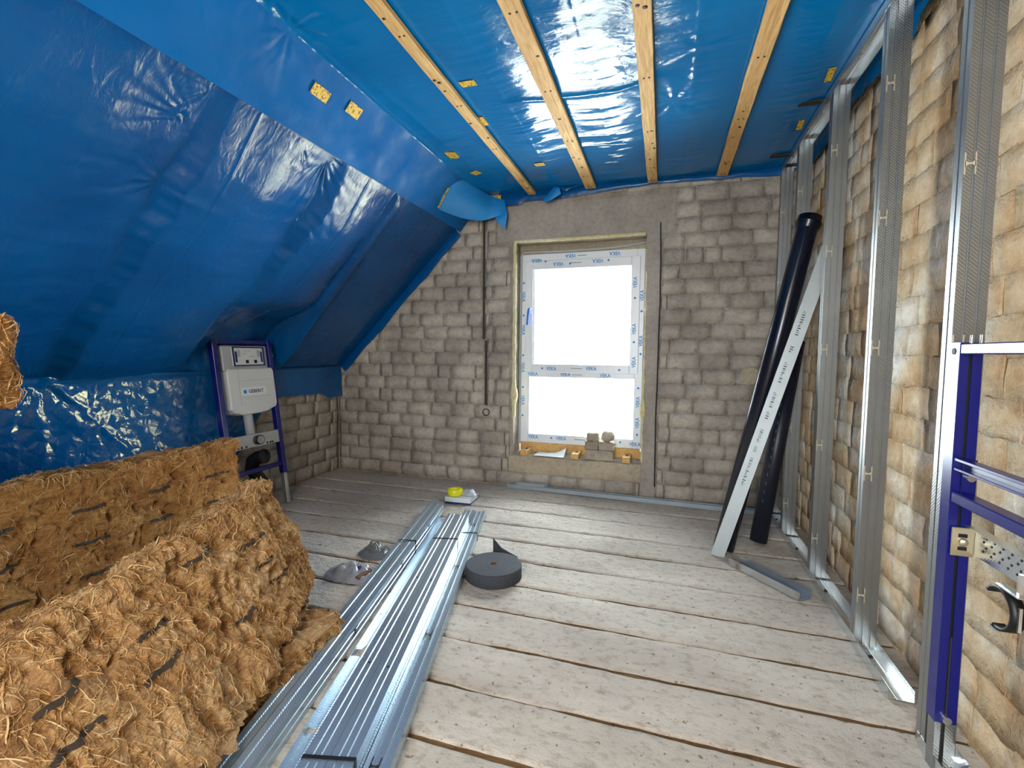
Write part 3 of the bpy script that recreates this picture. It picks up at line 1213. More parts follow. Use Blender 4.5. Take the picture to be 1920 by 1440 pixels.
# stickers on the film (parts of the sheet they are stuck to)
def sticker(P, a, b, sx, sy, parent=None):
    """P centre, a,b in-plane axes"""
    mb = MB()
    a, b = Vector(a).normalized() * sx / 2, Vector(b).normalized() * sy / 2
    P = Vector(P)
    n = a.cross(b).normalized() * .0015
    vs = [P - a - b, P + a - b, P + a + b, P - a + b]
    mb.add([v + n for v in vs] + [v - n for v in vs], [(0, 1, 2, 3), (7, 6, 5, 4), (0, 4, 5, 1), (1, 5, 6, 2), (2, 6, 7, 3), (3, 7, 4, 0)])
    return mb.build('sticker', M_sticker, parent or ceil_film)


sd = Vector((-.25, 0, -.28)).normalized()      # down the strip
sn = Vector((.28, 0, -.25)).normalized()       # strip normal into the room


def film_pt(u, y):
    """point and in-plane frame on the finished ceiling sheet at sheet coordinate u and depth y"""
    i = int(np.argmin(np.abs(us - u)))
    j = int(np.argmin(np.abs(ys - y)))
    return Vector((X0c[i, j], y, Z0c[i, j]))


def stick(u, y, a, sx, sy):
    i = 6
    P = film_pt(u, y)
    du = (film_pt(u + .04, y) - film_pt(u - .04, y)).normalized()
    dy = Vector((0, 1, 0))
    n = du.cross(dy).normalized()
    if n.z > 0:
        n = -n
    e1 = du * math.cos(a) + dy * math.sin(a)
    e2 = -du * math.sin(a) + dy * math.cos(a)
    sticker(P + n * .005, e1, e2, sx, sy)


def u_of(x):
    return XR - .01 - x


def u_strip(x):
    return Lc + (-1.53 - x) / .25 * Ls


stick(u_strip(-1.632), 2.0, 0, .055, .11)
stick(u_strip(-1.607), 2.235, 0, .06, .10)
stick(u_of(-.987), 2.323, .1, .085, .045)
stick(u_of(-1.43), 3.11, 0, .075, .10)
stick(u_of(-1.40), 3.44, .5, .07, .06)
stick(u_of(-.895), 3.42, .1, .075, .05)
stick(u_of(-1.053), 2.72, 0, .03, .10)
sticker((-1.40, 3.955, 2.515), (1, 0, 0), (0, .1, 1), .06, .05)
stick(u_of(.735), 2.765, .1, .03, .12)
stick(u_of(.735), 3.30, .1, .03, .12)
for c in children(ceil_film):
    if c.name.startswith('sticker'):
        c['label'] = 'yellow printed sticker'
mb = MB()
mb.tube([(-1.61, 3.42, 2.45), (-1.67, 3.44, 2.38), (-1.715, 3.45, 2.318)], .006, 6)
tag(mb.build('tape_edge', M_sticker, ceil_film), 'yellow tape edge')

# --- roof slope sheet, from under the strip down to the knee wall
kx, kz = -1.78, 2.284


def slope_sheet(name, y0, y1, n1, n2, m, label, s0=-.10):
    Ltot = math.hypot(-3.056 + 1.78, 1.25)      # 45 degrees
    s = np.linspace(s0, 1.772, n1)
    y = np.concatenate([np.linspace(y0, .9, 60, endpoint=False), np.linspace(.9, y1, n2 - 60)])
    Sg, Y = np.meshgrid(s, y, indexing='ij')
    X = kx - Sg * .7071 - .014
    Z = kz - Sg * .7071 + .014
    raf = np.array([-.85, -.04, .77, 1.585, 2.375, 3.10, 3.9])
    bow = (.05 * pn(Sg * 1.6, Y * 0 + 3, 2) + .030 * pn(Sg * 5.5, Y * 0 + 8, 2) + .012 * pn(Sg * 16, Y * 0 + 1, 5)) * sstep(.05, .35, Sg)
    Yw = Y - bow
    dd_ = Yw[..., None] - raf
    dplus = np.min(np.where(dd_ >= 0, dd_, 9), -1)
    dminus = np.min(np.where(dd_ < 0, -dd_, 9), -1)
    far = sstep(2.96, 3.06, Y)
    b_h = .066 * np.minimum(sstep(-.005, .10, dplus), sstep(.0, .42, dminus)) * (.25 + .75 * sstep(-.05, .4, Sg)) * (1 - .9 * far)
    h = b_h * (.85 + .6 * pn(Sg * 1.3, Y * 1.2, 9)) + .010 * pn(Sg * 3, Y * 3, 4) * sstep(0, .1, np.minimum(dplus, dminus))
    wamp = .5 + .9 * sstep(0, .4, fbm(Sg * 1.3, Y * 1.1, 7, 2))
    h += wamp * .0030 * (ridged(Sg * 9 + .3 * Y, Y * 1.8, 2.7, 2) - .6) * sstep(0, .05, np.minimum(dplus, dminus)) * (1 - .7 * far)
    # staples with radiating pulls
    for (ps, py, n, a, R, dn, sp) in ((.19, 1.575, 22, .016, .13, -1.45, .75), (.03, 1.585, 16, .016, .11, -1.2, .7), (.515, 1.597, 12, .009, .12, -1.2, .9), (.52, 1.60, 10, .007, .12, 1.2, .6),
                                      (.045, 2.29, 24, .024, .20, .55, .75), (.02, 2.30, 16, .016, .14, 1.5, .5), (.045, 2.10, 12, .009, .10, .6, .9), (.37, 2.36, 14, .010, .15, .5, .7), (.0, 3.0, 9, .010, .08, .3, .8), (.22, 3.16, 8, .006, .08, 0, .8)):
        h += radial(Sg, Y, ps, py, n, a, R, ps * 9, dn, sp)
    # roll creases
    for yc in (1.81, 2.66):
        h += .005 * np.exp(-np.abs(Y - yc) / .006)
    # folded lap where the sheets overlap
    yl = 3.0 + .07 * Sg
    h += .034 * sstep(yl - .045, yl, Y) * (1 - sstep(yl + .05, yl + .075, Y)) * sstep(-.05, .1, Sg)
    # tuck in under the strip
    h = h * sstep(-.1, .08, Sg) + .0
    h = np.where(Y > YB - .25, h * sstep(YB, YB - .25, Y), h)
    # settle into the knee fold
    h = h * (1 - .5 * sstep(1.6, 1.77, Sg))
    h = h - .15 * sstep(2.30, 2.50, Y) * (1 - sstep(3.03, 3.16, Y)) * sstep(1.0, 1.45, Sg) * (1 - .9 * sstep(1.62, 1.77, Sg))
    X = X + h * .7071
    Z = Z - h * .7071
    V = np.stack([X, Y, Z], -1).reshape(-1, 3)
    o = link('membrane_sheet', fast_mesh(name, V, grid_faces(n1, n2, flip=False), True), m)
    tag(o, label, 'plastic sheet')
    return o


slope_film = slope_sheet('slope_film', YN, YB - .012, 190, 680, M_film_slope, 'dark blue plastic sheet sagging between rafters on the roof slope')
# knee sheet (part of the slope sheet): hangs in front of the low wall
n1, n2 = 60, 320
y = np.linspace(YN, YB - .012, n2)
t = np.linspace(0, 1, n1)
zb = np.where(y < 2.5, .30, 0) + sstep(2.45, 2.9, y) * (y >= 2.5) * 0
zb = .30 + (.80 - .30) * sstep(2.6, 3.15, y) - .05 * sstep(3.68, 3.78, y) + .012 * fbm(y * 6, 3, 0, 3)
T_, Yk = np.meshgrid(t, y, indexing='ij')
Zk = 1.045 * (1 - T_) + zb[None] * T_
Xk = np.full_like(Zk, -3.052)
env = np.exp(-((Yk - 2.0) / .42) ** 2)
Xk += .014 * T_ + sstep(.05, .3, T_) * (.012 * pn(Yk * 3, Zk * 3, 1) + .012 * env * (ridged(Yk * 3.5, Zk * 5, 4.4, 3) - .8) + .006 * fbm(Yk * 8, Zk * 8, 2, 2))
Xk += radial(Yk, Zk, 1.60, 1.03, 11, .022, .22) + radial(Yk, Zk, 1.95, .98, 8, .010, .18, 1)
Xk += .014 * np.exp(-np.abs(Yk - (1.62 + (1.03 - Zk) * .85)) / .016) * (Yk < 2.1)
Xk = np.maximum(Xk, XL + .012)
Xk += .02 * (1 - sstep(0, .06, T_))
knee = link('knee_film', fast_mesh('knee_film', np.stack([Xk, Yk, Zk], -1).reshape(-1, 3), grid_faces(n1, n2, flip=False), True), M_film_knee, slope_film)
tag(knee, 'crinkled glossy lower sheet')
# film returned onto the gable wall along the slope
n1, n2 = 60, 6
s = np.linspace(.02, 1.77, n1)
t = np.linspace(-.45, 1, n2)
Sg, Tg = np.meshgrid(s, t, indexing='ij')
wid = .055 + .012 * fbm(s * 3, 4, 0, 3)
Xg = kx - Sg * .7071 + Tg * wid[:, None] * .7071
Zg = kz - Sg * .7071 - Tg * wid[:, None] * .7071
Yg = YB - .016 - .004 * np.sin(Tg * 3)
link('slope_edge', fast_mesh('slope_edge', np.stack([Xg, Yg, Zg], -1).reshape(-1, 3), grid_faces(n1, n2, flip=True), True), M_film_slope, slope_film)

# ================================================================== BATTENS
bl = [('wooden ceiling batten nearest the roof slope', -1.095, .062), ('wide wooden ceiling batten, second from the roof slope', -.600, .084),
      ('wooden ceiling batten full of nail marks, third from the roof slope', -.119, .073), ('wooden ceiling batten nearest the steel studs', .378, .077)]
for i, (lab, xc, wd) in enumerate(bl):
    y0, y1 = -1.5, (3.965, 3.955, 3.95, 3.955)[i]
    root = empty('ceiling_batten', (xc, y0, 2.523))
    tag(root, lab, 'batten', 'battens screwed under the blue ceiling film')
    n1 = 60
    L = y1 - y0
    ya = np.linspace(0, L, n1)
    wob = .004 * fbm(ya * 1.5, i * 3.3, 0, 3)
    ring = []
    e = .003
    prof = [(-wd / 2 + e, 0), (wd / 2 - e, 0), (wd / 2, e), (wd / 2, .024), (-wd / 2, .024), (-wd / 2, e)]
    V = np.array([[(p[0] + wob[k] + .002 * pn(ya[k] * 12, p[0] * 90, i), ya[k], p[1]) for p in prof] for k in range(n1)])
    F = []
    for k in range(n1 - 1):
        for j in range(6):
            j2 = (j + 1) % 6
            F.append((k * 6 + j, k * 6 + j2, (k + 1) * 6 + j2, (k + 1) * 6 + j)[::-1])
    mb = MB()
    mb.add(V.reshape(-1, 3), F)
    mb.add(V[0], [tuple(range(6))])
    mb.add(V[-1], [tuple(range(6))[::-1]])
    mb.build('timber', M_batten, root)
    for k in range(9):
        yy = 2.75 + k * .6 + random.uniform(-.03, .03)
        if yy > L - .04:
            yy = L - .05
        for sx in (-.16, .18):
            q = MB()
            q.lathe([(0, -.0025), (.0045, -.0022), (.0055, 0), (.0055, .004)], 8, (sx * wd + wob[0], yy, 0))
            q.build('nail', M_nail, root)
        if yy >= L - .06:
            break
    for k in range(7):
        yy = random.uniform(2.8, L - .1)
        q = MB()
        q.lathe([(0, -.0012), (random.uniform(.006, .011), -.0006), (.012, .003)], 9, (random.uniform(-.3, .3) * wd, yy, 0))
        q.build('knot', M_nail, root)


# ================================================================== STEEL PROFILES
def cw_line(wd=.075, d=.05, lip=.006):
    return [(lip, d), (0, d), (0, d * .58), (.0022, d * .5), (0, d * .42), (0, 0), (wd * .26, 0), (wd * .29, .0025), (wd * .33, .0025), (wd * .36, 0), (wd * .64, 0), (wd * .67, .0025), (wd * .71, .0025), (wd * .74, 0),
            (wd, 0), (wd, d * .42), (wd - .0022, d * .5), (wd, d * .58), (wd, d), (wd - lip, d)]


def uw_line(wd=.077, d=.04):
    return [(0, d), (0, 0), (wd * .3, 0), (wd * .34, .002), (wd * .38, 0), (wd * .62, 0), (wd * .66, .002), (wd * .7, 0), (wd, 0), (wd, d)]


def profile(name, line, L, m, parent=None, t=.0013):
    return MB().sheet(line, t, 0, L, 6).build(name, m, parent)


def knockout(root, wx, z, t=-.001, m=None):
    """H-shaped service cut in a web lying in local a-c plane, at a=wx, c=z"""
    mb = MB()
    hw, hh, s = .012, .03, .0016
    for sx in (-1, 1):
        mb.box((wx + sx * hw - s, t - .0008, z - hh), (wx + sx * hw + s, t + .0005, z + hh))
    n = 6
    P = []
    for i in range(n + 1):
        x = -hw + 2 * hw * i / n
        P.append((wx + x, .002 + .007 * (abs(x) / hw) ** 1.6))
    vs = [(x, t - .0008, z + q) for x, q in P] + [(x, t - .0008, z - q) for x, q in P]
    fs = [(i, i + 1, n + 2 + i, n + 1 + i)[::-1] for i in range(n)]
    mb.add(vs, fs)
    return mb.build('knockout', m or M_cut, root)


studs = [(1.667, 'steel wall stud beside the blue frame, nearest of the row'), (2.218, 'steel wall stud with bright H cuts, next behind the blue frame'),
         (2.845, 'steel wall stud in front of the leaning black pipe'), (3.475, 'steel wall stud just behind the leaning black pipe'),
         (3.945, 'steel wall stud in the far corner against the gable wall')]
for i, (y, lab) in enumerate(studs):
    root = empty('steel_stud', (.775, y, .012))
    tag(root, lab, 'stud', 'steel studs along the right wall')
    profile('c_section', cw_line(), 2.525, M_steel, root)
    for k in range(5):
        knockout(root, .0145 if False else .0145 + .0, .21 + .5 * k)
    # the track beside the floor carries it
# floor and ceiling tracks
for (nm, lab, y0, y1, z, upd) in (('floor_track', 'steel floor track under the studs, ending in a torn open end', 1.905, 3.99, .004, 1),
                                  ('floor_track', 'short steel floor track under the nearest stud by the blue frame', .35, 1.705, .004, 1),
                                  ('ceiling_track', 'steel ceiling track above the studs', .1, 3.99, 2.552, -1)):
    root = empty(nm, (0, 0, 0))
    tag(root, lab, 'track')
    # local: a across X, b up, c along -Y / Y
    o = profile('u_section', uw_line(.079, .04), y1 - y0, M_steel2, root)
    if upd > 0:
        setm(o, (.852, y0, z), ((-1, 0, 0), (0, 0, 1), (0, 1, 0)))
    else:
        setm(o, (.773, y0, z), ((1, 0, 0), (0, 0, -1), (0, 1, 0)))
    if upd < 0:
        for yy in (3.0, 3.72):
            q = MB()
            q.box((.66, yy, z - .004), (.80, yy + .05, z + .001))
            tag(q.build('seal_strip_end', M_seal, root), 'dark sealing tape end')
        for yy in (2.0, 2.62, 3.15, 3.8):
            q = MB()
            q.lathe([(0, -.004), (.006, -.003), (.008, 0)], 10, (.812, yy, z - .004))
            q.build('screw', M_chrome, root)
    else:
        for yy in np.arange(y0 + .25, y1 - .1, .55):
            q = MB()
            q.lathe([(.008, .0), (.007, .004), (0, .006)], 10, (.812, yy, z + .0015))
            q.build('screw', M_seal, root)

# bundle on the floor -------------------------------------------------
bd = Vector((.2395, -.971, 0)).normalized()         # from far to near
bn = Vector((.971, .2395, 0)).normalized()          # across, to the right
upv = Vector((0, 0, 1))


def bundle_pt(nv, Yfar, z):
    """point with n-coordinate nv at depth Y"""
    # p = nv*bn + s*bd ; y = Yfar
    s = (Yfar - nv * bn.y) / bd.y
    return bn * nv + bd * s + upv * z


AX = {}


def lay(label, line, nv, Yf, z, mode, L, cat='metal profile', m=M_bundle, tilt=0.0, holes=None, name='drywall_profile'):
    """mode 'up': web on top, legs down; 'open': web on the floor, legs up; 'right': web vertical facing right, legs to the left"""
    P = bundle_pt(nv, Yf, z)
    root = empty(name)
    d = bd
    nn = bn
    if tilt:
        d = (Matrix.Rotation(tilt, 3, 'Z') @ bd)
        nn = (Matrix.Rotation(tilt, 3, 'Z') @ bn)
    if mode == 'up':
        # local a -> across, b -> down, c = a x b
        a, b = nn, -upv
    elif mode == 'open':
        a, b = -nn, upv
    else:
        a, b = upv, -nn
    c = a.cross(b)
    # c must run toward the camera (near)
    if c.dot(d) < 0:
        P = P + d * L
    setm(root, P, (a, b, c))
    AX[root.name] = (P, c)
    profile('section', line, L, m, root)
    tag(root, label, cat, 'steel profiles bundled on the floor')
    return root


def strap(root, line_pts, c0, wd=.012):
    """closed band around points in local (a,b) at length c0"""
    mb = MB()
    n = len(line_pts)
    cx = sum(p[0] for p in line_pts) / n
    cy_ = sum(p[1] for p in line_pts) / n
    out = [(p[0] + (.0012 if p[0] > cx else -.0012), p[1] + (.0012 if p[1] > cy_ else -.0012)) for p in line_pts]
    inn = [(p[0] + (.0002 if p[0] > cx else -.0002), p[1] + (.0002 if p[1] > cy_ else -.0002)) for p in line_pts]
    vs, fs = [], []
    for p, q in zip(inn, out):
        vs += [(p[0], p[1], c0), (q[0], q[1], c0), (q[0], q[1], c0 + wd), (p[0], p[1], c0 + wd)]
    for i in range(n):
        j = (i + 1) % n
        for k in range(4):
            k2 = (k + 1) % 4
            fs.append((i * 4 + k, j * 4 + k, j * 4 + k2, i * 4 + k2))
    mb.add(vs, fs)
    return tag(mb.build('strap', M_black, root), 'black band')


LB = 2.62
# bottom layer, webs up
r1 = lay('outermost right steel profile of the floor bundle, H cuts in its bright top', cw_line(), -.480, 3.13, .052, 'up', LB)
r2 = lay('steel profile of the floor bundle, lying under the flat pair', cw_line(), -.558, 3.13, .052, 'up', LB)
r2b = lay('steel profile of the floor bundle, hidden lowest beside the upright pair', cw_line(), -.6355, 2.95, .052, 'up', LB)
# flat pair on top, webs up
u1 = lay('left of the two flat-topped steel profiles on the floor bundle', uw_line(.071, .042), -.634, 2.90, .0965, 'up', LB, holes=1)
u2 = lay('right of the two flat-topped steel profiles on the floor bundle', uw_line(.071, .042), -.562, 2.90, .0965, 'up', LB, holes=1)
# upright pair at the left
v1 = lay('upright steel profile at the left of the floor bundle, H cuts in its side', cw_line(.078, .052), -.726, 3.16, .002, 'right', LB, tilt=-.018)
v2 = lay('leftmost steel profile of the floor bundle, standing behind the upright one', cw_line(.074, .048), -.782, 3.19, .002, 'right', LB, tilt=-.018)
# shallow profile in the groove
g1 = lay('shallow steel profile lying open in the groove of the floor bundle', uw_line(.082, .03), -.640, 3.05, .002, 'open', LB)


def loc_c(root, Y):
    """length coordinate c where the profile passes depth Y"""
    M = AX[root.name]
    return (Y - M[0][1]) / M[1][1]


for (r, ys_) in ((r1, (2.86, 2.26, 1.66, 1.06)),):
    for yy in ys_:
        knockout(r, .03, loc_c(r, yy), -.001, M_slot)
for yy in (2.75, 2.2, 1.6):
    knockout(v1, .045, loc_c(v1, yy), -.001, M_slot)
for r in (u1, u2):
    for yy in (2.62, 2.0, 1.38, .85):
        q = MB()
        q.lathe([(0, -.0006), (.005, -.0006), (.0052, 0)], 10)
        o = q.build('fixing_hole', M_slot, r)
        setm(o, (.0355, -.0012, loc_c(r, yy)), ((1, 0, 0), (0, 0, 1), (0, -1, 0)))
        o.matrix_local = Matrix(((1, 0, 0, .0355), (0, 0, 1, -.0006), (0, 1, 0, loc_c(r, yy)), (0, 0, 0, 1)))
for yy in (2.49, 1.005):
    strap(u2, [(-.0735, -.0015), (.0725, -.0015), (.0725, .042), (-.0735, .042)], loc_c(u2, yy))
strap(r1, [(-.08, -.0015), (.0765, -.0015), (.0765, .0505), (-.08, .0505)], loc_c(r1, 2.72))
strap(v1, [(-.0, -.0015), (.0795, -.0015), (.0795, .104), (.0, .104)], loc_c(v1, 2.45))

# long profile along the gable wall and off-cuts on it
root = empty('drywall_profile')
tag(root, 'long steel profile lying at the foot of the gable wall', 'metal profile')
dv = Vector((1.97, -.075, 0)).normalized()
nv_ = Vector((-dv.y, dv.x, 0))
setm(root, (-1.285, 3.935, .004), (-nv_ * -1, upv, (nv_).cross(upv)))
cc = nv_.cross(upv)
o = profile('section', uw_line(.052, .034), 1.97, M_steel4, root)
if cc.dot(dv) < 0:
    o.location = (0, 0, -1.97)
for (lab, x, y, L, z, wd, dd) in (('short bright steel offcut on the long profile below the window', -1.20, 3.948, .26, .040, .04, .022), ('shorter grey steel offcut behind it, leaning at the wall under the window', -1.17, 3.982, .24, .004, .012, .06)):
    root = empty('profile_offcut', (x, y, z))
    tag(root, lab, 'metal offcut')
    q = MB()
    q.sheet([(0, dd), (0, 0), (wd, 0), (wd, dd)][::1], .0015, 0, L, 1)
    o = q.build('section', M_steel4, root)
    o.matrix_local = Matrix(((0, 0, 1, 0), (1, 0, 0, -.02), (0, 1, 0, 0), (0, 0, 0, 1)))

# short U offcut on the floor beside the pipes
A, B = Vector((.415, 2.90, .006)), Vector((.690, 2.575, .006))
dv = (B - A).normalized()
nn = Vector((-dv.y, dv.x, 0))
root = empty('profile_offcut')
setm(root, A - nn * .042, (nn, -upv * -1, nn.cross(upv)))
if nn.cross(upv).dot(dv) < 0:
    setm(root, B - nn * .042, (nn, upv, nn.cross(upv)))
tag(root, 'short steel channel offcut lying open on the floor beside the pipes', 'metal offcut')
profile('section', uw_line(.085, .04), (B - A).length, M_steel2, root)

# ================================================================== LEANING PIPES AND CHANNEL
P0, P1 = Vector((.372, 3.045, .030)), Vector((.829, 3.388, 2.035))
d = (P1 - P0).normalized()
root = empty('drain_pipe', P0, frame_axes(d, (0, 1, 0)))
L = (P1 - P0).length
tag(root, 'long black drain pipe with a socket, leaning between the steel studs', 'pipe', 'black drain pipes leaning at the wall')
q = MB()
q.lathe([(.055, 0), (.0585, 0), (.0585, L - .085), (.0585, L - .08), (.066, L - .07), (.066, L - .052), (.071, L - .048), (.071, L - .034), (.066, L - .03), (.066, L), (.061, L), (.055, L - .1), (.055, 0)], 32)
q.build('tube', M_pipe, root)
P0, P1 = Vector((.598, 3.262, .022)), Vector((.792, 3.41, 1.28))
d = (P1 - P0).normalized()
root = empty('drain_pipe', P0, frame_axes(d, (0, 1, 0)))
L = (P1 - P0).length
tag(root, 'shorter black drain pipe standing behind the leaning steel channel', 'pipe', 'black drain pipes leaning at the wall')
q = MB()
q.lathe([(.046, 0), (.05, 0), (.05, L), (.046, L), (.046, 0)], 28)
q.build('tube', M_pipe2, root)
for k in range(14):
    q = MB()
    z = .25 + k * .055
    a0 = -2.15
    q.add([((.0505) * math.cos(a0 + i * .03), .0505 * math.sin(a0 + i * .03), z + j * .02) for i in (0, 1) for j in (0, 1)], [(0, 2, 3, 1)])
    q.build('print_mark', M_grey, root)

P0, P1 = Vector((.333, 2.985, .0)), Vector((.862, 3.10, 1.80))
d = (P1 - P0).normalized()
view = Vector((.45, 2.9, 1.0)) - Vector((0, 0, CAM_H))
a, b, c = frame_axes(d, view)      # b points away from the viewer: legs behind
root = empty('drywall_profile', P0 + Vector((0, 0, .0)), (a, b, c))
tag(root, 'printed steel channel leaning in front of the black pipe', 'metal profile')
o = profile('section', [(-.036, .035), (-.036, 0), (.036, 0), (.036, .035)], (P1 - P0).length, M_steel3, root)
seg = [(.45, .62), (.66, .69), (.72, .80), (.86, .90), (.93, 1.02), (1.08, 1.2), (1.26, 1.29), (1.36, 1.5)]
for (s0, s1) in seg:
    q = MB()
    x = s0
    while x < s1:
        ll = random.choice((.006, .01, .004))
        q.box((-.012, -.0022, x), (.004 + random.choice((0, 0, -.006)), -.0016, x + ll * .6))
        x += ll + .004
    q.build('print_mark', M_darkink, root)

# ================================================================== INSTALLATION FRAMES
# cistern frame by the knee wall: local a = +Y (width), b = out into the room, c = up along the frame
fu = Vector((-.1317, 0, .9913))
fo = Vector((.9913, 0, .1317))
root = empty('installation_frame', (-2.781, 2.49, 0), (Vector((0, -1, 0)), fo, fu))
# local a points to -Y so that (a,b,c) is right handed: a = b x c
A_ = fo.cross(fu)
sg = 1 if A_.y > 0 else -1
setm(root, (-2.781, 2.49, .004), (A_, fo, fu))
tag(root, 'blue toilet cistern frame leaning against the roof slope', 'cistern frame')


def fa(u):
    return sg * u


def fbox(name, u0, u1, b0, b1, v0, v1, m, par=None, bev=.003):
    q = MB()
    x0, x1 = sorted((fa(u0), fa(u1)))
    q.box((x0, b0, v0), (x1, b1, v1), bev)
    return q.build(name, m, par or root)


for u in (0.0, .48):
    up_ = fbox('upright', u, u + .04, -.045, 0, .235, 1.275, M_blue)
    fbox('foot', u + .004, u + .036, -.041, -.004, 0, .24, M_steel2)
    fbox('foot_plate', u - .01, u + .05, -.055, .02, 0, .006, M_steel2)
fbox('top_bar', .04, .48, -.04, -.002, 1.245, 1.275, M_blue)
fbox('cross_bar', .04, .48, -.035, -.01, .296, .33, M_blue)
pl = fbox('carrier_plate', .04, .48, -.015, -.002, .482, .582, M_steel2)
for u in (.10, .13, .17, .36, .39, .41):
    q = MB()
    q.lathe([(0, .0012), (.008, .0012), (.008, -.001)], 10)
    h = q.build('bolt_hole', M_slot, root)
    h.matrix_local = Matrix(((1, 0, 0, fa(u)), (0, 0, 1, -.0025), (0, 1, 0, .497), (0, 0, 0, 1)))
tank = MB()
tw = [(.085, 1.045), (.10, 1.066), (.49, 1.066), (.503, 1.045), (.503, .79), (.49, .765), (.40, .735), (.33, .728), (.18, .728), (.12, .745), (.085, .775)]
pts = [(fa(u), v) for u, v in tw]
if sg > 0:
    pts = pts[::-1]
n = len(pts)
cxm = sum(p[0] for p in pts) / n
cvm = sum(p[1] for p in pts) / n
insetp = [(cxm + (p[0] - cxm) * .965, cvm + (p[1] - cvm) * .965) for p in pts]
vs = [(p[0], -.10, p[1]) for p in pts] + [(p[0], -.005, p[1]) for p in pts] + [(p[0], .004, p[1]) for p in insetp]
fs = [tuple(range(n)), tuple(range(2 * n, 3 * n))[::-1]]
for i in range(n):
    j = (i + 1) % n
    fs += [(i, n + i, n + j, j), (n + i, 2 * n + i, 2 * n + j, n + j)]
tank.add(vs, fs)
cis = tank.build('cistern', M_white, root)
fbox('cistern_neck', .075, .475, -.09, -.012, 1.05, 1.235, M_grey, None, .008)
fpw = fbox('flush_plate_opening', .15, .43, -.012, .002, 1.083, 1.224, M_white, None, .003)
for (u0, u1, v0, v1) in ((.15, .43, 1.083, 1.092), (.15, .43, 1.215, 1.224), (.15, .162, 1.083, 1.224), (.418, .43, 1.083, 1.224)):
    fbox('opening_rim', u0, u1, .002, .006, v0, v1, M_navy, fpw, 0)
for (u, v) in ((.27, 1.115), (.345, 1.115)):
    fbox('button_socket', u - .012, u + .012, .002, .004, v - .012, v + .012, M_hole, fpw, 0)
for (u0, u1, v0, v1) in ((.19, .215, 1.15, 1.20), (.365, .39, 1.15, 1.20), (.24, .27, 1.17, 1.175), (.29, .34, 1.15, 1.155), (.25, .30, 1.19, 1.194), (.17, .185, 1.11, 1.19), (.396, .41, 1.11, 1.19)):
    fbox('clip', u0, u1, .002, .005, v0, v1, M_grey if u1 - u0 > .02 else M_navy, fpw, 0)
for (u0, u1, v0, v1) in ((.17, .172, .80, 1.06), (.17, .46, .975, .977), (.17, .46, .85, .852)):
    fbox('moulding_line', u0, u1, .003, .0048, v0, v1, M_grey, cis, 0)
lab_ = fbox('label_plate', .18, .405, .004, .006, .868, .925, M_paper, cis, 0)
o = link('lettering', text_mesh('GEBERIT', .036), M_darkink, cis)
o.matrix_local = Matrix(((fa(1), 0, 0, fa(.312)), (0, 0, 1, .0065), (0, 1, 0, .894), (0, 0, 0, 1)))
fbox('printed_square', .20, .226, .006, .0068, .882, .908, M_blueink, cis, 0)
q = MB()
q.tube([(fa(.255), -.045, .74), (fa(.255), -.04, .585), (fa(.255), -.04, .54)], .032, 16)
q.build('flush_pipe', M_grey, root)
q = MB()
q.tube([(fa(.285), -.03, .53), (fa(.285), .018, .53)], .036, 18)
q.build('flush_connector', M_rubber, root)
q = MB()
q.lathe([(0, .019), (.018, .0195), (.02, .022), (.03, .022), (.031, .018)], 18)
o = q.build('connector_ring', M_grey, root)
o.matrix_local = Matrix(((1, 0, 0, fa(.285)), (0, 0, 1, 0), (0, 1, 0, .53), (0, 0, 0, 1)))
q = MB()
P = [(fa(.285), .03, .405), (fa(.275), -.02, .40), (fa(.265), -.06, .38), (fa(.265), -.08, .33), (fa(.30), -.08, .25), (fa(.33), -.075, .20)]
q.tube(P, .05, 20, caps=True)
q.build('waste_bend', M_rubber, root)
q = MB()
q.lathe([(.0, -.012), (.042, -.012), (.044, .004), (.053, .004), (.053, -.012)], 22)
o = q.build('pipe_mouth', M_slot, root)
o.matrix_local = Matrix(((1, 0, 0, fa(.285)), (0, 0, 1, .032), (0, 1, 0, .405), (0, 0, 0, 1)))
q = MB()
q.lathe([(0, .001), (.012, .001), (.012, -.004)], 12)
o = q.build('wall_screw', M_chrome, root)
o.matrix_local = Matrix(((1, 0, 0, fa(.535)), (0, 0, 1, -.02), (0, 1, 0, 1.165), (0, 0, 0, 1)))
fbox('rail_clip', .506, .53, -.03, -.01, 1.15, 1.175, M_white, None, .002)

# washbasin frame at the right, in front of the nearest stud
root = empty('installation_frame', (.765, 1.625, 0))
tag(root, 'blue washbasin frame with zinc bracket standing at the nearest stud', 'washbasin frame')
RO = Vector((.765, 1.625, 0))


def rbox(name, x0, x1, y0, y1, z0, z1, m, par=None, bev=.003):
    q = MB()
    q.box((x0 - RO.x, y0 - RO.y, z0), (x1 - RO.x, y1 - RO.y, z1), bev)
    return q.build(name, m, par or root)


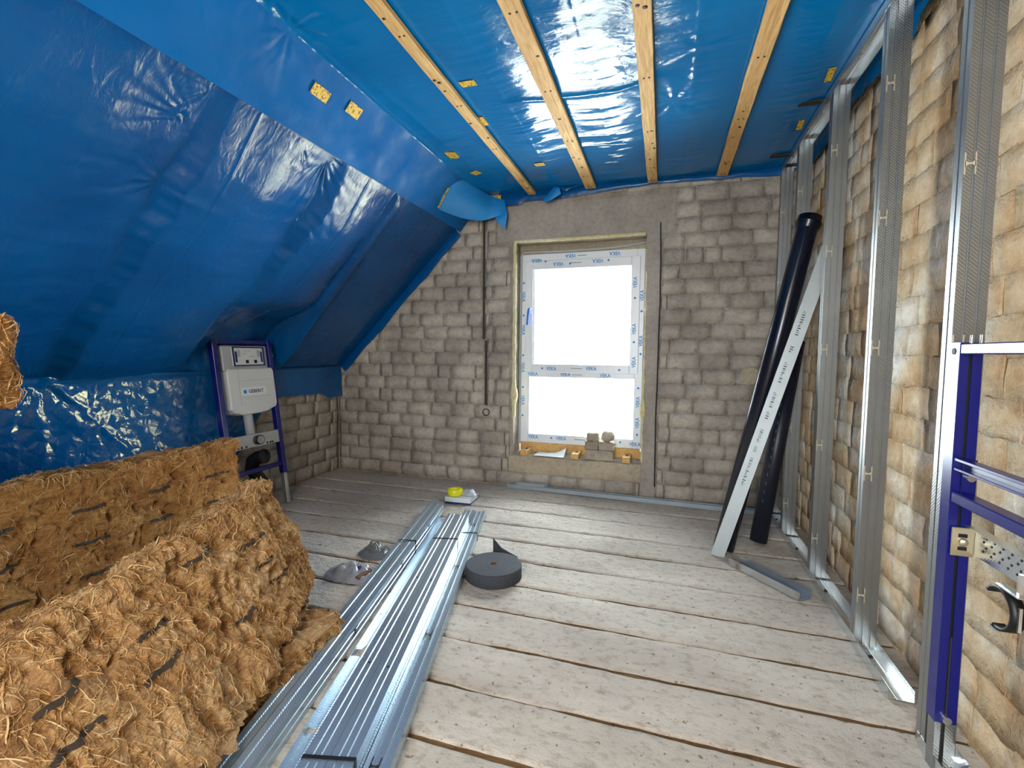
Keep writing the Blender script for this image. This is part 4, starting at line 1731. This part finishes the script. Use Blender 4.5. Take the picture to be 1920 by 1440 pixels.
for (y0, y1) in ((1.603, 1.648), (1.10, 1.145)):
    # C-shaped upright with its slot facing the viewer
    u_ = empty('upright', (0, 0, 0))
    u_.parent = root
    q = MB()
    ln = [(.765 - RO.x + .029, y0 - RO.y), (.765 - RO.x + .045 + .006, y0 - RO.y), (.765 - RO.x + .051, y1 - RO.y), (.765 - RO.x, y1 - RO.y), (.765 - RO.x, y0 - RO.y), (.765 - RO.x + .021, y0 - RO.y)]
    q.sheet(ln, .002, .15, 1.226, 1)
    q.build('channel', M_blue, u_)
    rbox('slot', .784, .796, y0 + .006, y0 + .01, .16, 1.2, M_slot, u_, 0)
    rbox('end_cap', .766, .815, y0 + .001, y1 - .001, 1.2262, 1.229, M_blue, u_, 0)
    q = MB()
    ln = [(.769 - RO.x + .024, y0 + .004 - RO.y), (.769 - RO.x + .043, y0 + .004 - RO.y), (.769 - RO.x + .043, y1 - .004 - RO.y), (.769 - RO.x, y1 - .004 - RO.y), (.769 - RO.x, y0 + .004 - RO.y), (.769 - RO.x + .014, y0 + .004 - RO.y)]
    q.sheet(ln, .002, 0, .4, 1)
    tag(q.build('foot', M_steel, root), 'galvanised leg')
    q = MB()
    q.tube([(.79 - RO.x, y0 - .012 - RO.y, .165), (.79 - RO.x, y0 + .004 - RO.y, .165)], .011, 12)
    q.build('clamp_bolt', M_chrome, root)
    q = MB()
    q.tube([(.7635 - RO.x, (y0 + y1) / 2 + .004 - RO.y, 1.205), (.7655 - RO.x, (y0 + y1) / 2 + .004 - RO.y, 1.205)], .009, 12)
    q.build('fixing_hole', M_slot, root)
rbox('top_bar', .766, .806, 1.146, 1.602, 1.197, 1.226, M_blue)
for (x, yy) in ((.782, 1.588), (.79, 1.562)):
    q = MB()
    q.tube([(x - RO.x, yy - RO.y, 1.225), (x - RO.x, yy - RO.y, 1.248)], .0035, 8)
    q.build('threaded_pin', M_chrome, root)
cb = empty('slotted_rail', (0, 0, 0))
cb.parent = root
rbox('rail_flange', .768, .79, 1.146, 1.602, .906, .914, M_blue, cb, .001)
rbox('rail_flange', .768, .79, 1.146, 1.602, .880, .887, M_blue, cb, .001)
rbox('rail_web', .79, .794, 1.146, 1.602, .880, .914, M_blue, cb, 0)
rbox('cross_bar', .767, .807, 1.146, 1.602, .790, .820, M_blue)
gp = rbox('gusset', .786, .818, 1.596, 1.601, .80, .91, M_blue, None, 0)
q = MB()
q.tube([(.802 - RO.x, 1.585 - RO.y, .862), (.802 - RO.x, 1.597 - RO.y, .862)], .010, 12)
q.build('clamp_bolt', M_chrome, root)
# zinc bracket
br = empty('zinc_bracket', (0, 0, 0))
br.parent = root
rbox('bracket_ear', .771, .822, 1.594, 1.598, .642, .722, M_zinc, br, .0015)
q = MB()
# plate running towards the viewer from the fold
q.add([(.822 - RO.x, 1.594 - RO.y, .720), (.822 - RO.x, 1.594 - RO.y, .650), (.800 - RO.x, 1.15 - RO.y, .668), (.800 - RO.x, 1.15 - RO.y, .730),
       (.826 - RO.x, 1.594 - RO.y, .720), (.826 - RO.x, 1.594 - RO.y, .650), (.804 - RO.x, 1.15 - RO.y, .668), (.804 - RO.x, 1.15 - RO.y, .730)],
      [(0, 1, 2, 3), (7, 6, 5, 4), (0, 4, 5, 1), (2, 6, 7, 3), (0, 3, 7, 4), (1, 5, 6, 2)])
q.build('bracket_plate', M_steel2, br)
rbox('plate_lip', .798, .826, 1.15, 1.594, .7275, .7305, M_steel2, br, 0)
for z in (.70, .664):
    q = MB()
    q.box((.786 - RO.x, 1.5925 - RO.y, z - .005), (.806 - RO.x, 1.594 - RO.y, z + .005), 0)
    q.build('slot_hole', M_slot, br)
q = MB()
q.lathe([(0, .007), (.007, .007), (.011, .004), (.012, 0)], 14)
o = q.build('bracket_bolt', M_zinc, br)
o.matrix_local = Matrix(((1, 0, 0, .797 - RO.x), (0, 0, -1, 1.594 - RO.y), (0, 1, 0, .682), (0, 0, 0, 1)))
for k in range(26):
    yy = 1.55 - (k // 4) * .035 - (.012 if k % 2 else 0)
    z = .676 + (k % 4) * .013
    x = .822 - .022 * (1.594 - yy) / .444
    q = MB()
    q.lathe([(0, .0012), (.0033, .0012), (.0034, 0)], 7)
    o = q.build('punched_hole', M_slot, br)
    o.matrix_local = Matrix(((0, 0, -1, x - RO.x), (1, 0, 0, yy - RO.y), (0, 1, 0, z), (0, 0, 0, 1)))
# open pipe clamp with rubber lining hanging under the bracket
pc = empty('pipe_clamp', (0, 0, 0))
pc.parent = root
cX, cY, cZ, R_ = .80, 1.425, .583, .050
ang = np.linspace(math.radians(35), math.radians(285), 22)
q = MB()
P = [(cX - RO.x, cY + R_ * math.cos(t) - RO.y, cZ + R_ * math.sin(t)) for t in ang]
vs, fs = [], []
for i, t in enumerate(ang):
    for (rr, dx) in ((R_ - .006, -.012), (R_ + .003, -.014), (R_ + .003, .014), (R_ - .006, .012)):
        vs.append((cX + dx - RO.x, cY + rr * math.cos(t) - RO.y, cZ + rr * math.sin(t)))
for i in range(len(ang) - 1):
    for k in range(4):
        k2 = (k + 1) % 4
        fs.append((i * 4 + k, i * 4 + k2, i * 4 + 4 + k2, i * 4 + 4 + k))
fs += [(0, 1, 2, 3), tuple(len(vs) - 4 + k for k in (3, 2, 1, 0))]
q.add(vs, fs, True)
q.build('rubber_ring', M_rubber, pc)
rbox('hanger_tab', .788, .812, 1.36, 1.44, .6365, .6395, M_steel2, pc, 0)
rbox('hanger_stem', .796, .804, 1.37, 1.378, .639, .69, M_chrome, pc, 0)
rbox('clamp_ear', .79, .81, 1.432, 1.452, .520, .530, M_steel2, pc, 0)
rbox('clamp_screw', .797, .803, 1.366, 1.372, .555, .612, M_chrome, pc, 0)

# ================================================================== THINGS ON THE SILL
for (lab, x) in (('pale wooden wedge at the slope end of the window sill', -1.157), ('wooden wedge in the middle of the sill, beside the stone stack', -.703), ('wooden wedge at the pipe end of the window sill', -.275)):
    root = empty('wooden_wedge', (x, YB + .10, WZ0 + .002))
    tag(root, lab, 'wedge', 'wooden wedges under the window')
    q = MB()
    q.box((-.032, -.10, 0), (.032, .085, .045), .002)
    q.build('timber', M_block, root)
    q = MB()
    q.box((-.012, -.03, .0445), (.014, .03, .0458))
    q.build('pencil_mark', M_darkink, root)
root = empty('paper_sheets', (-.94, YB + .09, WZ0 + .004))
tag(root, 'loose white paper sheets curling on the window sill', 'paper')
for k in range(3):
    xs = np.linspace(-.13, .13, 10)
    ys_ = np.linspace(-.08, .075, 8)
    X, Y = np.meshgrid(xs, ys_, indexing='ij')
    Z = .001 + .004 * k + .055 * np.clip((X + .02) / .15, 0, 1) ** 2 * sstep(-.08, .08, Y) + .004 * pn(X * 20, Y * 20, k)
    V = np.stack([X + .006 * k, Y - .01 * k, Z], -1).reshape(-1, 3)
    link('sheet', fast_mesh('sheet', V, grid_faces(10, 8), True), M_paper, root)


def stone(label, x0, x1, z0, z1, y0, y1, seed, r=.008, roundf=0.0):
    """rough broken block built from a displaced rounded box"""
    n = 9
    V, F = [], []
    cx, cy_, cz = (x0 + x1) / 2, (y0 + y1) / 2, z0
    hx, hy, hz = (x1 - x0) / 2, (y1 - y0) / 2, (z1 - z0) / 2
    for ax in range(3):
        for sg_ in (-1, 1):
            g = np.linspace(-1, 1, n)
            A, B = np.meshgrid(g, g, indexing='ij')
            P = np.zeros((n, n, 3))
            P[..., ax] = sg_
            P[..., (ax + 1) % 3] = A
            P[..., (ax + 2) % 3] = B
            if roundf:
                Nn = P / np.linalg.norm(P, axis=-1, keepdims=True)
                P = P * (1 - roundf) + Nn * roundf
            P = P * np.array([hx, hy, hz])
            rr = np.minimum(np.array([hx, hy, hz]) * .3, r * 1.5)
            inner = np.clip(P, -np.array([hx, hy, hz]) + rr, np.array([hx, hy, hz]) - rr)
            dlt = P - inner
            ln = np.linalg.norm(dlt / rr, axis=-1, keepdims=True)
            if not roundf:
                P = inner + np.where(ln > 1e-6, dlt / np.maximum(ln, 1e-6) , 0)
            nz = fbm(P[..., 0] * 22 + seed, P[..., 1] * 22, P[..., 2] * 22, 3)[..., None]
            P = P * (1 + 0.0) + P / (np.linalg.norm(P, axis=-1, keepdims=True)) * nz * r
            o = len(V)
            V += [tuple(v) for v in P.reshape(-1, 3)]
            F += [tuple(o + i for i in f) for f in grid_faces(n, n, flip=(sg_ < 0)).tolist()]
    mb = MB()
    mb.add([(v[0], v[1], v[2] + hz) for v in V], F)
    o = mb.build('pumice_stone', M_pumice)
    o.location = (cx, cy_, cz)
    tag(o, label, 'stone', 'broken stones stacked on the sill')
    return o


zs0 = WZ0 + .003
stone('long pumice block at the bottom of the stack on the window sill', -.617, -.382, zs0, zs0 + .088, YB + .005, YB + .11, 1)
stone('cracked half block on the sill stack, middle row on the slope side', -.622, -.508, zs0 + .089, zs0 + .160, YB + .01, YB + .11, 2)
stone('cracked half block on the sill stack, middle row on the pipe side', -.504, -.378, zs0 + .089, zs0 + .157, YB + .01, YB + .11, 3)
stone('squared pumice piece topping the sill stack', -.607, -.506, zs0 + .161, zs0 + .228, YB + .015, YB + .10, 4)
stone('rounded broken lump topping the sill stack', -.490, -.378, zs0 + .158, zs0 + .246, YB + .015, YB + .11, 5, .012, .96)

# ================================================================== CABLE
q = MB()
P = []
for i in range(40):
    t = i / 39
    z = 2.224 - t * 2.11
    P.append((-.052 + .012 * math.sin(t * 5) * (1 - t) + .006 * float(pn(t * 6, 3)) + t * .008, YB - .012 + .004 * float(pn(t * 9, 8)), z))
q.tube(P, .0048, 8)
o = q.build('electric_cable', M_cable)
tag(o, 'dark cable hanging down the gable wall beside the window', 'cable')

# ================================================================== TAPE ROLL
root = empty('foam_tape_roll', (-.832, 2.325, .001))
tag(root, 'big dark grey roll of foam sealing tape on the floor', 'tape roll')
q = MB()
pr = [(.020, 0), (.146, 0), (.150, .004), (.150, .066), (.146, .070)]
k = 10
for i in range(k):
    r = .146 - (i + 1) * (.122 / k)
    pr += [(r + .003, .070), (r + .0015, .0692), (r, .070)]
pr += [(.021, .070), (.0205, .0)]
q.lathe(pr, 56)
q.build('wound_tape', M_tape, root)
q = MB()
q.lathe([(.017, .002), (.0205, .002), (.0205, .0708), (.017, .0708), (.017, .002)], 24)
q.build('core', M_core, root)
# loose tail standing up behind
P = [(.09, .122), (.04, .150), (-.02, .172), (-.075, .215)]
top = [(.09, .122, .070), (.04, .1515, .072), (-.02, .176, .084), (-.085, .225, .112)]
bot = [(.09, .122, .02), (.04, .1515, .012), (-.02, .178, .008), (-.085, .227, .006)]
q = MB()
vs = top + bot + [(x + .003, y + .003, z) for x, y, z in top] + [(x + .003, y + .003, z) for x, y, z in bot]
fs = []
for i in range(3):
    fs += [(i, i + 1, 5 + i, 4 + i), (8 + i, 12 + i, 13 + i, 9 + i), (i, 8 + i, 9 + i, i + 1), (4 + i, 5 + i, 13 + i, 12 + i)]
fs += [(0, 4, 12, 8), (3, 11, 15, 7)]
q.add(vs, fs)
q.build('loose_tail', M_tape, root)

# ================================================================== TRAY WITH YELLOW TAPE
TA = Vector((-1.622, 3.372, .001))
root = empty('plastic_tray', TA)
root.rotation_euler = (0, 0, .03)
tag(root, 'white and navy plastic tray on the floor holding yellow tape', 'tray')
q = MB()
q.box((0, 0, 0), (.215, .17, .012), .002)
q.build('navy_base', M_navy, root)
q = MB()
x0, x1, y0, y1, t = .002, .213, .002, .168, .004
for (a, b) in (((x0, y0, .012), (x1, y0 + t, .05)), ((x0, y1 - t, .012), (x1, y1, .05)), ((x0, y0 + t, .012), (x0 + t, y1 - t, .05)), ((x1 - t, y0 + t, .012), (x1, y1 - t, .05)), ((x0 + t, y0 + t, .012), (x1 - t, y1 - t, .016))):
    q.box(a, b)
q.build('white_walls', M_tray, root)
q = MB()
q.box((.07, .05, .0165), (.206, .16, .047), .003)
q.build('white_insert', M_tray, root)
o = MB().lathe([(.026, 0), (.058, 0), (.060, .003), (.060, .045), (.058, .048), (.028, .048), (.026, .045), (.026, 0)], 32).build('yellow_tape_roll', M_yellow)
o.location = TA + Vector((.060, .070, .0515))
tag(o, 'bright yellow adhesive tape roll on the plastic tray', 'tape roll')
nn_ = 16
X, Y = np.meshgrid(np.linspace(-.06, .07, nn_), np.linspace(-.05, .05, nn_), indexing='ij')
rr = np.hypot(X / .07, Y / .055)
Z = .055 * np.clip(1 - rr ** 2, 0, 1) * (.6 + .9 * np.abs(fbm(X * 22, Y * 22, 3, 3))) + .004 * pn(X * 60, Y * 60, 2)
Z = np.maximum(Z, 0)
o = link('clear_plastic_bag', fast_mesh('clear_bag', np.stack([X, Y, Z], -1).reshape(-1, 3), grid_faces(nn_, nn_), False), M_clear)
o.location = TA + Vector((.158, .105, .0535))
tag(o, 'small crumpled clear plastic bag on the tray beside yellow tape', 'plastic bag')

# ================================================================== PLASTIC BAG WITH TOOL
root = empty('clear_plastic_bag', (-1.56, 2.11, .002))
tag(root, 'clear plastic bag with blue tool parts on the floor beside the wool', 'plastic bag')
nn_ = 34
X, Y = np.meshgrid(np.linspace(-.15, .15, nn_), np.linspace(-.11, .11, nn_), indexing='ij')
rr = np.hypot(X / .15, Y / .11)
Z = .075 * np.clip(1 - rr ** 2.4, 0, 1) * (.55 + .8 * np.abs(fbm(X * 14, Y * 14, 1, 3))) * (.6 + .4 * sstep(-.15, .1, X)) + .008 * (rr > .9) * np.abs(pn(X * 60, Y * 60, 4))
keep = rr < 1.05
V = np.stack([X + .02 * pn(X * 9, Y * 9, 6), Y + .02 * pn(X * 9, Y * 9, 8), Z], -1).reshape(-1, 3)
F = grid_faces(nn_, nn_)
F = F[np.all(keep.ravel()[F], axis=1)]
link('bag_film', fast_mesh('bag_film', V, F, False), M_clear, root)
q = MB()
q.tube([(.0, -.03, .02), (.05, .0, .03), (.07, .03, .024), (.03, .035, .02)], .016, 10, rs=[.012, .02, .016, .01])
tag(q.build('blue_fitting', M_navy, root), 'navy plastic fitting')
q = MB()
q.tube([(.085, -.075, .018), (.095, -.03, .024), (.10, .02, .022)], .015, 10)
tag(q.build('handle', M_core, root), 'reddish wooden handle')

root = empty('dark_plastic_bag', (-1.585, 2.37, .002))
nn_ = 24
X, Y = np.meshgrid(np.linspace(-.11, .11, nn_), np.linspace(-.09, .09, nn_), indexing='ij')
rr = np.hypot(X / .11, Y / .09)
Z = .07 * np.clip(1 - rr ** 2.2, 0, 1) * (.5 + .9 * np.abs(fbm(X * 15 + 4, Y * 15, 5, 3)))
F = grid_faces(nn_, nn_)
F = F[np.all((rr < 1.05).ravel()[F], axis=1)]
M_dbag = clear_mat('smoky_bag_plastic', (.5, .52, .55, 1), .2, .4, .12)
link('bag_film', fast_mesh('bag_film', np.stack([X, Y, Z], -1).reshape(-1, 3), F, False), M_dbag, root)
q = MB()
q.tube([(-.04, -.02, .015), (.0, .01, .022), (.05, .02, .016)], .016, 10, rs=[.01, .018, .012])
q.build('contents', M_rubber, root)
tag(root, 'smoky plastic bag lying against the steel profile bundle', 'plastic bag')


# ================================================================== GLASS WOOL
def wool_disp(P, seed, amp):
    x, y, z = P[..., 0], P[..., 1], P[..., 2]
    wx = x + .05 * fbm(x * 7 + seed, y * 7, z * 7, 2)
    wy = y + .05 * fbm(x * 7, y * 7 + seed, z * 7 + 3, 2)
    wz = z + .05 * fbm(x * 7 + 5, y * 7, z * 7 + seed, 2)
    a = fbm(wx * 6 + seed, wy * 6, wz * 6, 3)
    r = ridged(wx * 15 + seed, wy * 19, wz * 8, 3) - .9
    r2 = ridged(wx * 40 + seed, wy * 52, wz * 24, 2) - .7
    pit = sstep(.12, .42, fbm(wx * 8 + 31, wy * 8, wz * 8 + seed, 3))
    return amp * (1.3 * a + .62 * r + .34 * r2 - 1.1 * pit)


def batt(label, size, loc, axes, seed, amp, res, m, rad=.02, bend=None, zmin=None, tufts=0, marks=(), grp='glass wool batts stacked at the slope', tuft_faces=(0, 1)):
    """local: a = thickness (X, +a is the room side), b = length, c = height; origin at the centre of the bottom"""
    Ta, Lb, Hc = size
    h = np.array([Ta / 2, Lb / 2, Hc / 2])
    Rm = np.array([[axes[j][i] for j in range(3)] for i in range(3)], float)
    loc = np.array(loc, float)

    def surf(P, extra=0.0):
        """P points on the box (centred) -> displaced local points"""
        inner = np.clip(P, -h + rad, h - rad)
        dl = P - inner
        ln = np.linalg.norm(dl, axis=-1, keepdims=True)
        N = dl / np.maximum(ln, 1e-9)
        Q = inner + N * rad
        D = wool_disp(Q, seed, amp)[..., None]
        Q = Q + N * (D + extra)
        Q = Q + np.array([0, 0, h[2]])
        if bend is not None:
            Q = bend(Q)
        if zmin is not None:
            Wz = Q @ Rm.T[:, 2] + loc[2]
            lift = np.maximum(0, zmin + .012 * pn(Q[..., 0] * 30, Q[..., 1] * 30, seed) - Wz)
            Q = Q + lift[..., None] * Rm.T[:, 2]
        return Q, N

    root = empty('insulation_batt', loc, axes)
    tag(root, label, 'insulation', grp)
    Vs, Fs = [], []
    off = 0
    for ax in range(3):
        o1, o2 = (ax + 1) % 3, (ax + 2) % 3
        r_ = [res, res]
        n1, n2 = max(6, int(2 * h[o1] / r_[0])), max(6, int(2 * h[o2] / r_[1]))
        g1, g2 = np.linspace(-h[o1], h[o1], n1), np.linspace(-h[o2], h[o2], n2)
        A, B = np.meshgrid(g1, g2, indexing='ij')
        for sg_ in (-1, 1):
            P = np.zeros((n1, n2, 3))
            P[..., ax] = sg_ * h[ax]
            P[..., o1] = A
            P[..., o2] = B
            Q, _ = surf(P)
            Vs.append(Q.reshape(-1, 3))
            Fs.append(grid_faces(n1, n2, off, flip=(sg_ < 0)))
            off += n1 * n2
    body = link('batt', fast_mesh('batt', np.concatenate(Vs), np.concatenate(Fs), True), m, root)
    if tufts:
        r = np.random.default_rng(seed + 5)
        K = 9
        V, F = [], []
        nvt = 0
        fc = r.choice(tuft_faces, tufts)
        u, v = r.uniform(-1, 1, tufts), r.uniform(-1, 1, tufts)
        ll = r.uniform(.02, .07, tufts) * np.where(r.random(tufts) < .12, 1.7, 1)
        ang_ = np.where(r.random(tufts) < .5, r.normal(1.1, .6, tufts), r.uniform(0, 6.28, tufts))
        cur = r.normal(0, 14, tufts)
        wide = r.random(tufts) < .04
        wd = np.where(wide, r.uniform(.001, .0026, tufts), r.uniform(.0004, .0015, tufts))
        lift = np.where(wide, r.uniform(.0005, .007, tufts), r.uniform(.001, .010, tufts))
        ll = np.where(wide, r.uniform(.05, .12, tufts), ll)
        cur = np.where(wide, cur * .5, cur)
        ang_ = np.where(wide, r.normal(1.25, .45, tufts), ang_)
        tw0, tw1 = r.normal(0, .8, tufts), r.normal(0, 2.4, tufts)
        ph = r.uniform(0, 6, tufts)
        p0 = np.zeros((tufts, 3))
        e1, e2 = np.zeros((tufts, 3)), np.zeros((tufts, 3))
        for f_, (fix, ia, ib) in {0: (0, 1, 2), 1: (2, 0, 1), 2: (1, 0, 2), 3: (0, 1, 2)}.items():
            q_ = fc == f_
            p0[q_, fix] = h[fix]
            p0[q_, ia] = u[q_] * h[ia]
            p0[q_, ib] = (v[q_] if f_ != 3 else 1) * h[ib]
            e1[q_, ia] = 1
            e2[q_, ib] = 1
        pts = np.zeros((tufts, K, 3))
        ex = np.zeros((tufts, K))
        pc_ = p0.copy()
        aa = ang_.copy()
        for k in range(K):
            s_ = k / (K - 1)
            pts[:, k] = pc_
            ex[:, k] = lift * (np.sin(s_ * PI) * .7 + s_ * (.5 + .5 * r.random(tufts))) - .001 + .0015 * np.sin(ph + 9 * s_)
            aa = aa + (cur + 10 * np.sin(ph + 5 * s_)) * ll / K
            pc_ = pc_ + (e1 * np.cos(aa)[:, None] + e2 * np.sin(aa)[:, None]) * (ll / K)[:, None]
        pts = np.clip(pts, -h, h)
        Q, N = surf(pts, ex[..., None])
        T = np.gradient(Q, axis=1)
        T /= np.maximum(np.linalg.norm(T, axis=2, keepdims=True), 1e-9)
        Bv = np.cross(N, T)
        Bv /= np.maximum(np.linalg.norm(Bv, axis=2, keepdims=True), 1e-6)
        tw = tw0[:, None] + np.linspace(0, 1, K)[None] * tw1[:, None]
        Wd = Bv * np.cos(tw)[..., None] + N * np.sin(tw)[..., None]
        tap = (wd[:, None] * (np.sin(np.linspace(.5, PI - .4, K)) ** .6)[None])[..., None]
        V = np.stack([Q - Wd * tap, Q + N * tap * .5, Q + Wd * tap], 2).reshape(-1, 3)
        base = (np.arange(tufts)[:, None] * K + np.arange(K - 1)[None]).ravel() * 3
        F = [np.stack([base, base + 1, base + 4, base + 3], 1), np.stack([base + 1, base + 2, base + 5, base + 4], 1)]
        V = [V]
        o = link('fibre_tufts', fast_mesh('fibre_tufts', np.concatenate(V), np.concatenate(F), True), M_tuft, root)
        o['kind'] = 'stuff'
    for (b0, b1, c0) in marks:
        # printed dash on the room face, draped on the torn surface
        K = 12
        t = np.linspace(0, 1, K)
        bb = b0 + (b1 - b0) * t
        rows = []
        for dc in (-.0065, .0, .0065):
            P = np.stack([np.full(K, h[0]), bb, np.full(K, c0 + dc) - h[2] + .003 * np.sin(t * 9)], 1)
            Q, N = surf(P, .0065)
            rows.append(Q)
        V = np.stack(rows, 1).reshape(-1, 3)
        link('printed_dash', fast_mesh('printed_dash', V, grid_faces(K, 3, flip=False), True), M_dash, root)
    return root


M_dash = simple('tar_dash', S('#33291f'), .9)
wool_root = []
# B: the big torn batt in front; standing on its edge, tipped back, rising towards the far end
eb = Vector((-.035, .972, .20)).normalized()
ec = Vector((-.30, -.02, 1)).normalized()
ec = (ec - eb * ec.dot(eb)).normalized()
ea = eb.cross(ec)
LBt = 1.30
top_far = Vector((-1.545, 1.64, .668))       # room-side top corner at the far end
HB, TB = .52, .17
centre_bottom = top_far - eb * (LBt / 2) - ec * HB - ea * (TB / 2)
dash = []
for (c0, shift) in ((.44, 0), (.355, .03), (.27, .06), (.185, .02), (.10, .05), (.04, .0)):
    for k in range(6):
        b1 = LBt / 2 - .20 - shift - k * .23
        if b1 - .13 > -LBt / 2:
            if random.random() < .58:
                dash.append((b1 - random.uniform(.08, .13), b1, c0 + random.uniform(-.012, .012)))
def bendB(Q):
    t = np.clip((LBt / 2 - .05 - Q[..., 1]) / .75, 0, 1.5)
    k = np.clip(1 - Q[..., 2] / HB, 0, 1.2)
    Q = Q.copy()
    Q[..., 0] += .29 * t * k - .085 * np.clip((Q[..., 1] - .22) / .45, 0, 1.1) ** 2
    return Q


batt('big torn tan glass wool batt with dark dashes, front of the stack', (TB, LBt, HB), centre_bottom, (ea, eb, ec), 11, .019, .0055, M_wool, .035, bendB, .118, 9000, dash, tuft_faces=(0, 0, 0, 0, 0, 1, 2, 3))
# C: thick folded batt lying on the floor below it
batt('lumpy glass wool batt lying on the floor under the big torn one', (.60, 1.25, .118), (-1.48, .975, .004), (Vector((1, .05, 0)).normalized(), Vector((-.05, 1, 0)).normalized(), Vector((0, 0, 1))), 23, .016, .0065, M_wool, .055, None, .008, 5000, (), tuft_faces=(0, 0, 1, 2, 3))
# A: brown batt standing behind, along the knee wall
batt('brown glass wool batt standing behind, its end at the cistern frame', (.17, 1.55, .665), (-2.36, 1.345, .004), (Vector((.99, 0, .10)).normalized(), Vector((0, 1, 0)), Vector((-.10, 0, .99)).normalized()), 37, .016, .0075, M_woolA, .02, None, .004, 4500, [(b, b + .12, c) for c in (.50, .36, .22) for b in (.55, .25, -.05, -.35, -.65)], tuft_faces=(0, 0, 0, 1, 2, 3, 3))
# filler between A and B, low
batt('brown glass wool batt lying low in the gap between the standing batts', (.42, 1.3, .17), (-2.01, 1.15, .004), (Vector((1, 0, 0)), Vector((0, 1, 0)), Vector((0, 0, 1))), 41, .014, .014, M_woolA, .03, None, .004, 0)
# D: end of a batt lying on the pile at the edge of view
batt('fibrous glass wool batt end jutting in high at the photo edge', (1.0, .50, .235), (-2.005, .50, 1.03), (Vector((1, .0, .02)).normalized(), Vector((0, 1, 0)), Vector((-.02, 0, 1)).normalized()), 53, .011, .007, M_woolA, .02, None, None, 3500, (), tuft_faces=(0, 2, 2, 1))
batt('plain upright block of glass wool carrying the high batt end', (.62, .46, 1.02), (-2.42, .29, .004), (Vector((1, 0, 0)), Vector((0, 1, 0)), Vector((0, 0, 1))), 61, .012, .03, M_woolA, .03, None, .004, 0)
